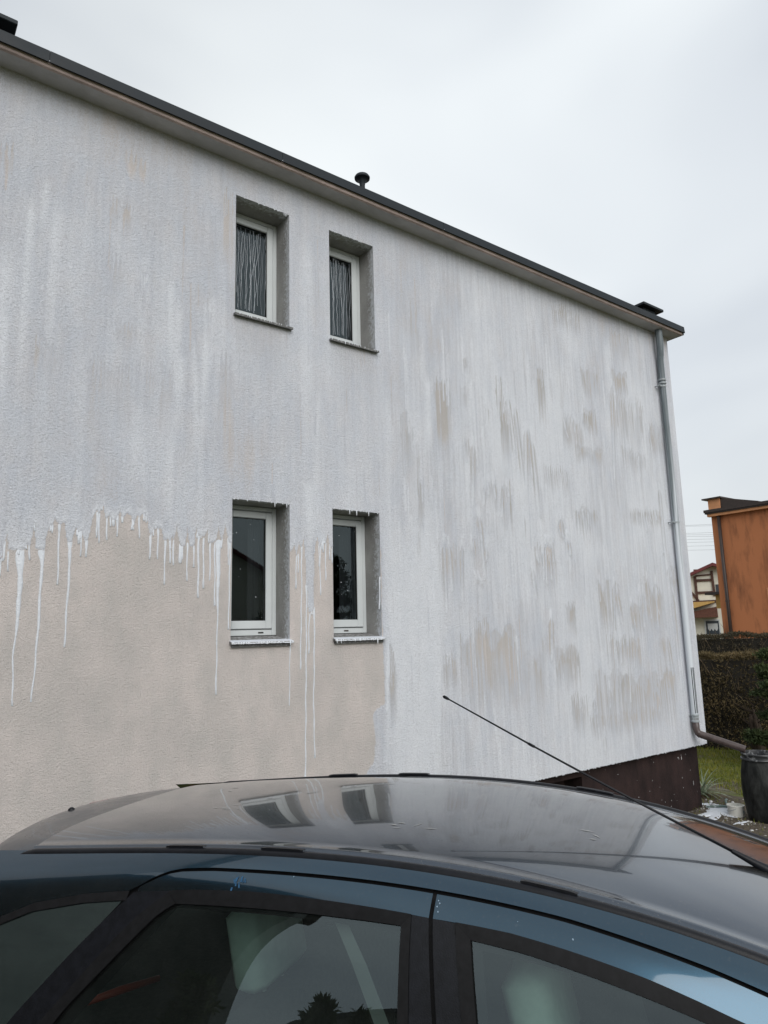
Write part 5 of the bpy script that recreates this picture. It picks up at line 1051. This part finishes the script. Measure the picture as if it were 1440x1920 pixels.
# ------------------------------------------------------------------ hedges and trees
M['twig'] = mat('dry_twig', (.16, .115, .07), .9, var=.3)
def leaf_cloud(name, C_, size, rng, matl, parent, up_bias=.3, aspect=2.2):
    """one small bent quad per centre"""
    n = len(C_); d = rng.normal(size=(n, 3)); d[:, 2] += up_bias; d /= np.linalg.norm(d, axis=1)[:, None]
    e = rng.normal(size=(n, 3)); e -= (e * d).sum(1)[:, None] * d; e /= np.linalg.norm(e, axis=1)[:, None]
    s = size * rng.uniform(.6, 1.4, size=(n, 1))
    V_ = np.stack([C_ - e * s * .5, C_ + d * s * aspect * .5 - e * s * .3, C_ + d * s * aspect, C_ + d * s * aspect * .5 + e * s * .5], 1).reshape(-1, 3)
    me = bpy.data.meshes.new(name); mesh_np(me, V_, np.arange(4 * n).reshape(n, 4)); return finish(name, me, matl, parent)
VR = np.array([math.cos(YAW + .40), -math.sin(YAW + .40)]); VF = np.array([math.sin(YAW + .40), math.cos(YAW + .40)])
def hedge(name, dist, z0, h, thick, u0, u1, label, leafm, n, size, seed):
    c = np.array([CAM.x, CAM.y]) + VF * dist; root = empty(name, (c[0], c[1], z0), -(YAW + .40)); tag(root, label, 'hedge', 'hedges behind the lawn')
    rng = np.random.default_rng(seed)
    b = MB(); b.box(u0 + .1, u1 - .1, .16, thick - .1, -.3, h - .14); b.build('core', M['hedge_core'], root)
    u = rng.uniform(u0, u1, n); t = rng.random(n); face = t < .62
    hh = h + .10 * (vnoise(u * 1.5, u * 0, seed) - .5) + .05 * (vnoise(u * 6, u * 0, seed + 1) - .5)
    zf = rng.random(n) ** .85 * hh; dep = np.abs(rng.normal(0, .09, n)) - .02 + .14 * vnoise(u * 2.4, zf * 2.4, seed + 2) + .07 * (zf / h) ** 3
    y = np.where(face, dep, rng.uniform(.05, thick, n)); z = np.where(face, zf, hh - np.abs(rng.normal(0, .05, n)))
    leaf_cloud('foliage', np.stack([u, y, z], 1), size, rng, leafm, root, .35, 2.4)
    # bare twigs poking out of the top and the front
    b = MB()
    for k in range(int(45 * (u1 - u0))):
        uu = rng.uniform(u0, u1); zz = rng.uniform(h * .25, h); a = rng.uniform(-.6, .6); L_ = rng.uniform(.10, .32)
        p0 = (uu, .10, zz); p1 = (uu + a * L_ * .6, .05 - .12 * rng.random(), zz + L_ * .7); p2 = (uu + a * L_, .02 - .16 * rng.random(), zz + L_)
        b.tube([p0, p1, p2], [.006, .0045, .002], 3, caps=False)
    o = b.build('twigs', M['twig'], root); tag(o, kind='stuff'); return root
hedge('hedge', 15.6, .25, 1.86, 1.1, -4.5, 6.0, 'nearer clipped brown-green hedge behind the lawn', M['hedge'], 70000, .026, 2)
hedge('hedge', 21.5, .15, 2.27, 1.2, -6.0, 8.0, 'farther darker hedge below the orange house', M['hedge_far'], 60000, .026, 3)
def conifer(name, loc, h, r, n, size, seed, label, group=None, matl='conifer'):
    root = empty(name, loc); tag(root, label, 'tree', group); rng = np.random.default_rng(seed)
    b = MB(); b.tube([(0, 0, -.2), (0, 0, h * .5), (.02, 0, h * .93)], [r * .10 + .02, r * .06 + .015, .01], 8); b.build('trunk', M['trunk'], root, smooth=True)
    nb = max(30, int(h * 16)); C_ = []
    zb = rng.uniform(.04, 1, nb) ** 1.1; ab = rng.uniform(0, 6.283, nb)
    for q, a in zip(zb, ab):
        L_ = r * (1 - q) ** .75 * rng.uniform(.7, 1.15) + .04; m = int(n / nb); t = rng.random(m) ** .6
        rr = L_ * t; C_.append(np.stack([rr * math.cos(a) + rng.normal(0, .05 * r + .02, m), rr * math.sin(a) + rng.normal(0, .05 * r + .02, m), q * h + L_ * .12 * t + rng.normal(0, .03 * h / 3, m)], 1))
    leaf_cloud('crown', np.concatenate(C_), size, rng, M[matl], root, .5, 2.6); return root
cp = Vector((CAM.x, CAM.y, 0)) + Vector((math.sin(1.135), math.cos(1.135), 0)) * 14.2
conifer('conifer', (cp.x, cp.y, .25), 1.95, .62, 14000, .028, 21, 'small dark green conifer at the right edge before the hedge')
tp = Vector((CAM.x, CAM.y, 0)) + Vector((math.sin(1.112), math.cos(1.112), 0)) * 15.1
tk = empty('bare_trunk', (tp.x, tp.y, .25)); tag(tk, 'reddish brown bare trunk standing against the hedge', 'trunk')
M['redbark'] = mat('red_bark', (.050, .034, .024), .95, var=.4, vscale=14, vstretch=(4, 4, .5), bump=.01, bscale=25)
b = MB(); rnd = random.Random(9)
for k in range(5):
    a = k * 1.3; b.tube([(.05 * math.cos(a), .05 * math.sin(a), -.1), (.06 * math.cos(a) - .03, .05 * math.sin(a), .45), (.09 * math.cos(a) - .08, .07 * math.sin(a), .70 + .2 * rnd.random())], [.075, .055, .02], 8)
b.build('stem', M['redbark'], tk, smooth=True)
b = MB()
for k in range(14):
    a = rnd.uniform(0, 6.28); z = rnd.uniform(.3, 1.0); b.tube([(-.04, 0, z), (-.04 + .2 * math.cos(a), .2 * math.sin(a), z + .12), (-.04 + .34 * math.cos(a), .34 * math.sin(a), z + .2)], [.012, .008, .003], 5, caps=False)
o = b.build('twigs', M['redbark'], tk); tag(o, kind='stuff')

# ------------------------------------------------------------------ orange house (its long wall faces the painted house)
oh_ = empty('orange_house', (24.78, 7.68, .1)); tag(oh_, 'orange rendered house with dark brown roof edge beyond the hedges', 'house')
EH = 6.57
def wallbox(mb, y0, y1, z0, z1): mb.box(0, .3, y0, y1, z0, z1)
b = MB(); wy0, wy1, wz0, wz1 = -2.90, -1.80, 2.72, 3.66
wallbox(b, -16, wy0, -.5, EH); wallbox(b, wy1, 0, -.5, EH); wallbox(b, wy0, wy1, -.5, wz0); wallbox(b, wy0, wy1, wz1, EH)
b.box(.3, 9, -.3, 0, -.5, EH); b.box(.3, 9, -16, -15.7, -.5, EH); b.box(8.7, 9, -15.7, -.3, -.5, EH); b.build('wall', M['orange'], oh_)
b = MB(); b.box(-.02, .06, wy0 - .0, wy1, wz0 - .06, wz0); b.box(-.03, .02, wy0 - .12, wy1 + .12, wz1, wz1 + .12); b.box(-.03, .02, wy1, wy1 + .12, wz0 - .1, wz1); b.box(-.03, .02, wy0 - .12, wy0, wz0 - .1, wz1); win = b.build('window', M['orange_lite'], oh_)
b = MB(); b.box(.14, .20, wy0, wy1, wz0, wz0 + .08); b.box(.14, .20, wy0, wy1, wz1 - .08, wz1); b.box(.14, .20, wy0, wy0 + .08, wz0 + .08, wz1 - .08); b.box(.14, .20, wy1 - .08, wy1, wz0 + .08, wz1 - .08); b.box(.14, .20, -2.39, -2.31, wz0 + .08, wz1 - .08); o = b.build('frame', M['pvc'], oh_); o.parent = win
b = MB(); b.box(.17, .18, wy0 + .08, -2.39, wz0 + .08, wz1 - .08); b.box(.17, .18, -2.31, wy1 - .08, wz0 + .08, wz1 - .08); o = b.build('pane', M['farglass'], oh_); o.parent = win
b = MB(); b.box(-.22, 9.1, -16.1, .12, EH, EH + .05); b.box(-.26, -.20, -16.1, .14, EH + .05, EH + .15); b.box(-.2, 9.1, -16.1, .12, EH + .05, EH + .12); rf = b.build('roof', M['brownmetal'], oh_)
b = MB(); b.box(-.18, 0, -16.05, .06, EH - .10, EH - .002); o = b.build('eave_trim', M['orange_lite'], oh_); o.parent = rf
b = MB(); b.box(-.10, .5, -.42, .02, EH + .12, EH + .54); b.build('gable_block', M['orange_lite'], oh_)
b = MB(); b.add([(-.06, -.42, EH + .121), (-.06, -.42, EH + .56), (-.06, -1.75, EH + .22), (-.06, -1.75, EH + .121), (2.5, -.42, EH + .121), (2.5, -.42, EH + .56), (2.5, -1.75, EH + .22), (2.5, -1.75, EH + .121)], [(0, 1, 2, 3), (7, 6, 5, 4), (1, 5, 6, 2), (0, 4, 5, 1), (3, 2, 6, 7)]); b.box(-.2, 2.6, -.50, .20, EH + .54, EH + .59)
o = b.build('roof_step', M['brownmetal'], oh_); o.parent = rf
b = MB(); b.tube([(-.10, -.32, EH), (-.10, -.32, -.2)], .06, 10); dp = b.build('downpipe', M['brownmetal'], oh_, smooth=True)
for zc in (3.4, 1.75):
    b = MB(); b.lathe([(.06, -.03), (.075, -.03), (.075, .03), (.06, .03)], (-.10, -.32, zc), 10); o = b.build('pipe_bracket', M['brownmetal'], oh_); o.parent = dp
b = MB(); b.box(1.5, 5, .0, .55, -.5, 3.45); b.build('annex_wall', M['orange'], oh_)
b = MB(); b.box(1.2, 5.2, .002, .80, 3.18, 3.70); b.build('annex_band', M['ochre'], oh_)
b = MB(); b.box(1.0, 5.4, .003, 1.10, 3.70, 3.80); b.build('annex_roof', M['brownmetal'], oh_)
b = MB(); b.tube([(1.42, .34, 3.2), (1.42, .34, -.2)], .035, 8); b.build('annex_pipe', M['brownmetal'], oh_, smooth=True)

# ------------------------------------------------------------------ cream half-timbered house, far behind
A1 = math.radians(62.0); D1 = 45.0
hc = Vector((CAM.x + math.sin(A1) * D1, CAM.y + math.cos(A1) * D1, 0))
ch = empty('timbered_house', hc, -A1); tag(ch, 'cream half-timbered gable house with red roof between the two nearer houses', 'house')
def Zp(py): return 2.7 + (1156 - py) * .0349
def Up(px): return (px - 1336) * .0349
RZ = Zp(1057); pitch = .42; HWd = 4.6; EZ = RZ - pitch * HWd
b = MB(); b.prism([(-HWd + .4, -.5), (HWd - .4, -.5), (HWd - .4, EZ + .1), (0, RZ - .12), (-HWd + .4, EZ + .1)], 0, 8); b.build('wall', M['cream'], ch)
b = MB(); 
for sg in (-1, 1): b.prism([(0, RZ - .12), (0, RZ + .06), (sg * HWd, EZ + .06), (sg * HWd, EZ - .12)][::sg], -.5, 8.4)
rf = b.build('roof', M['redroof'], ch)
b = MB(); b.box(Up(1304), Up(1320), 2.5, 3.2, EZ, Zp(1059)); o = b.build('chimney', M['brick'], ch); o.parent = rf
def beam(x0, z0, x1, z1, w=.14):
    a = Vector((x0, 0, z0)); c = Vector((x1, 0, z1)); d = (c - a).normalized(); q = Vector((-d.z, 0, d.x)) * w / 2; b_ = MB()
    v = [a - q, c - q, c + q, a + q]; b_.add([(p.x, -.07, p.z) for p in v] + [(p.x, -.002, p.z) for p in v], [(0, 1, 2, 3), (0, 4, 5, 1), (1, 5, 6, 2), (2, 6, 7, 3), (3, 7, 4, 0)]); b_.build('beam', M['timber'], ch)
beam(Up(1307), Zp(1117), Up(1307), Zp(1076)); beam(Up(1334), Zp(1110), Up(1333), Zp(1068)); beam(Up(1308.5), Zp(1083), Up(1332), Zp(1083)); beam(Up(1308.5), Zp(1103.5), Up(1332), Zp(1103.5)); beam(Up(1308), Zp(1075), Up(1332), Zp(1074), .08)
beam(Up(1296), Zp(1098), Up(1309), Zp(1117)); beam(Up(1280), Zp(1119), Up(1345), Zp(1118.5), .16)
b = MB(); b.prism([(Up(1285), Zp(1134)), (Up(1333), Zp(1121)), (Up(1333), Zp(1119.5)), (Up(1285), Zp(1120))], -1.2, -.01); b.build('porch_gable', M['ochre'], ch)
b = MB(); b.prism([(Up(1290), Zp(1145)), (Up(1336), Zp(1145)), (Up(1336), Zp(1128)), (Up(1318), Zp(1131)), (Up(1290), Zp(1137))], -1.0, -.01); b.build('porch_roof', M['brick'], ch)
b = MB(); b.box(Up(1314), Up(1338), -.04, -.01, Zp(1175), Zp(1148)); win = b.build('window', M['pvc'], ch)
b = MB(); b.box(Up(1316.5), Up(1336), -.06, -.041, Zp(1172.5), Zp(1150.5)); o = b.build('pane', M['farglass'], ch); o.parent = win
b = MB(); n = 20; b.grid([[(Up(1319 + 15 * i / n), -.066, Zp(1155)) for i in range(n + 1)], [(Up(1319 + 15 * i / n), -.066, Zp(1163 + 4 * abs(math.sin(i * .47)))) for i in range(n + 1)]]); o = b.build('lace_curtain', M['lace'], ch); o.parent = win
beam(Up(1290), Zp(1176), Up(1345), Zp(1176), .1)
b = MB(); b.box(Up(1337), Up(1348), -.03, -.005, Zp(1107), Zp(1091)); b.build('window', M['farglass'], ch)

# overhead wires and their poles
def wirept(px, py, dist):
    d = fwd + r2 * ((px - 720) / 1305.14) - u2 * ((py - 960) / 1305.14); d = d / math.hypot(d.x, d.y); return CAM + d * dist
DIST = 62.0
for k, (ya, yb) in enumerate(((985.0, 983.5), (986.5, 986.2), (999.8, 999), (1002.5, 1002.8), (1005.5, 1006), (1011.5, 1011), (1017, 1016.5), (1024, 1023.5), (1031.5, 1031.2))):
    a = wirept(1286, ya, DIST); c = wirept(1332, yb, DIST); dd = (c - a); p0 = a - dd * 12; p1 = c + dd * 9; b = MB()
    pts = [p0 + (p1 - p0) * t + Vector((0, 0, 1.2 * ((2 * t - 1) ** 2 - .02))) for t in np.linspace(0, 1, 25)]
    b.tube(pts, .009, 4); o = b.build('power_line', M['wire']); tag(o, 'thin overhead wire against the sky between the painted and orange houses', 'wire', 'overhead wires')
    if k == 0: E0, E1_ = p0, p1
for e, lab in ((E0, 'wooden pole carrying the overhead wires behind the painted house'), (E1_, 'wooden pole carrying the overhead wires behind the orange house')):
    r_ = empty('utility_pole', (e.x, e.y, 0)); tag(r_, lab, 'pole')
    b = MB(); b.tube([(0, 0, -.5), (0, 0, e.z + .5)], [.16, .11], 10); b.build('shaft', M['wood'], r_, smooth=True)
    b = MB(); b.box(-.9, .9, -.06, .06, e.z - .4, e.z - .25); b.build('crossarm', M['wood'], r_)

# ------------------------------------------------------------------ behind the camera, seen in the panes and the paintwork
def neighbour(name, loc, rz, w, d, h, ridge, wm, rm, label):
    r_ = empty(name, loc, rz); tag(r_, label, 'house')
    b = MB(); b.prism([(-w / 2, -.5), (w / 2, -.5), (w / 2, h), (0, h + ridge - .02), (-w / 2, h)], 0, d); b.build('wall', wm, r_)
    b = MB()
    for sg in (-1, 1): b.prism([(0, h + ridge), (0, h + ridge + .2), (sg * (w / 2 + .5), h + .2 - ridge * .5 / (w / 2)), (sg * (w / 2 + .5), h - ridge * .5 / (w / 2))][::sg], -.4, d + .4)
    b.build('roof', rm, r_)
    for wx in (-w / 4, w / 4):
        for wz in (1.2, 3.8):
            if wz + 1.3 < h and wm is not M['greyhouse']:
                b = MB(); b.box(wx - .5, wx + .5, -.05, -.005, wz, wz + 1.3); q = b.build('window', M['pvc'], r_)
                b = MB(); b.box(wx - .42, wx + .42, -.07, -.051, wz + .08, wz + 1.22); g = b.build('pane', M['farglass'], r_); g.parent = q
    return r_
neighbour('neighbour_house', (-9.5, 1.35, .4), math.radians(90), 8.6, 8, 12.5, .3, M['greyhouse'], M['roof'], 'dark grey neighbouring house reflected in the rear side window of the car')
neighbour('neighbour_house', (-22, -9.2, .4), math.radians(80), 7.5, 9, 6.0, 2.0, M['palehouse'], M['roof'], 'pale gabled house reflected low in the rear door window of the car')
neighbour('neighbour_house', (14, -27, .2), math.radians(205), 10, 9, 4.0, 3.2, M['cream'], M['redroof'], 'red-roofed house reflected in the ground-floor windows')
for k, (x, y, h, r_, lab) in enumerate(((9.0, -17.5, 5.2, 1.6, 'tall dark conifer reflected in the left ground-floor window'), (12.2, -16.8, 4.6, 1.7, 'broad conifer reflected in the right ground-floor window'), (15.6, -18.5, 5.4, 1.6, 'conifer behind the photographer, farthest to the right'), (6.0, -19.0, 5.0, 1.7, 'conifer behind the photographer, next to the tallest one'),
                                        (-5.8, -2.9, 2.9, .8, 'young conifer reflected in the rear quarter window of the car'), (-9.5, -4.9, 4.1, .7, 'slim conifer reflected low in the rear door window'), (-12.5, -6.2, 4.9, .7, 'slim conifer beside the reflected pale house'))):
    conifer('conifer', (x, y, .4), h, r_, 5000, .09 if h > 4 else .06, 40 + k, lab, 'conifers behind the photographer')
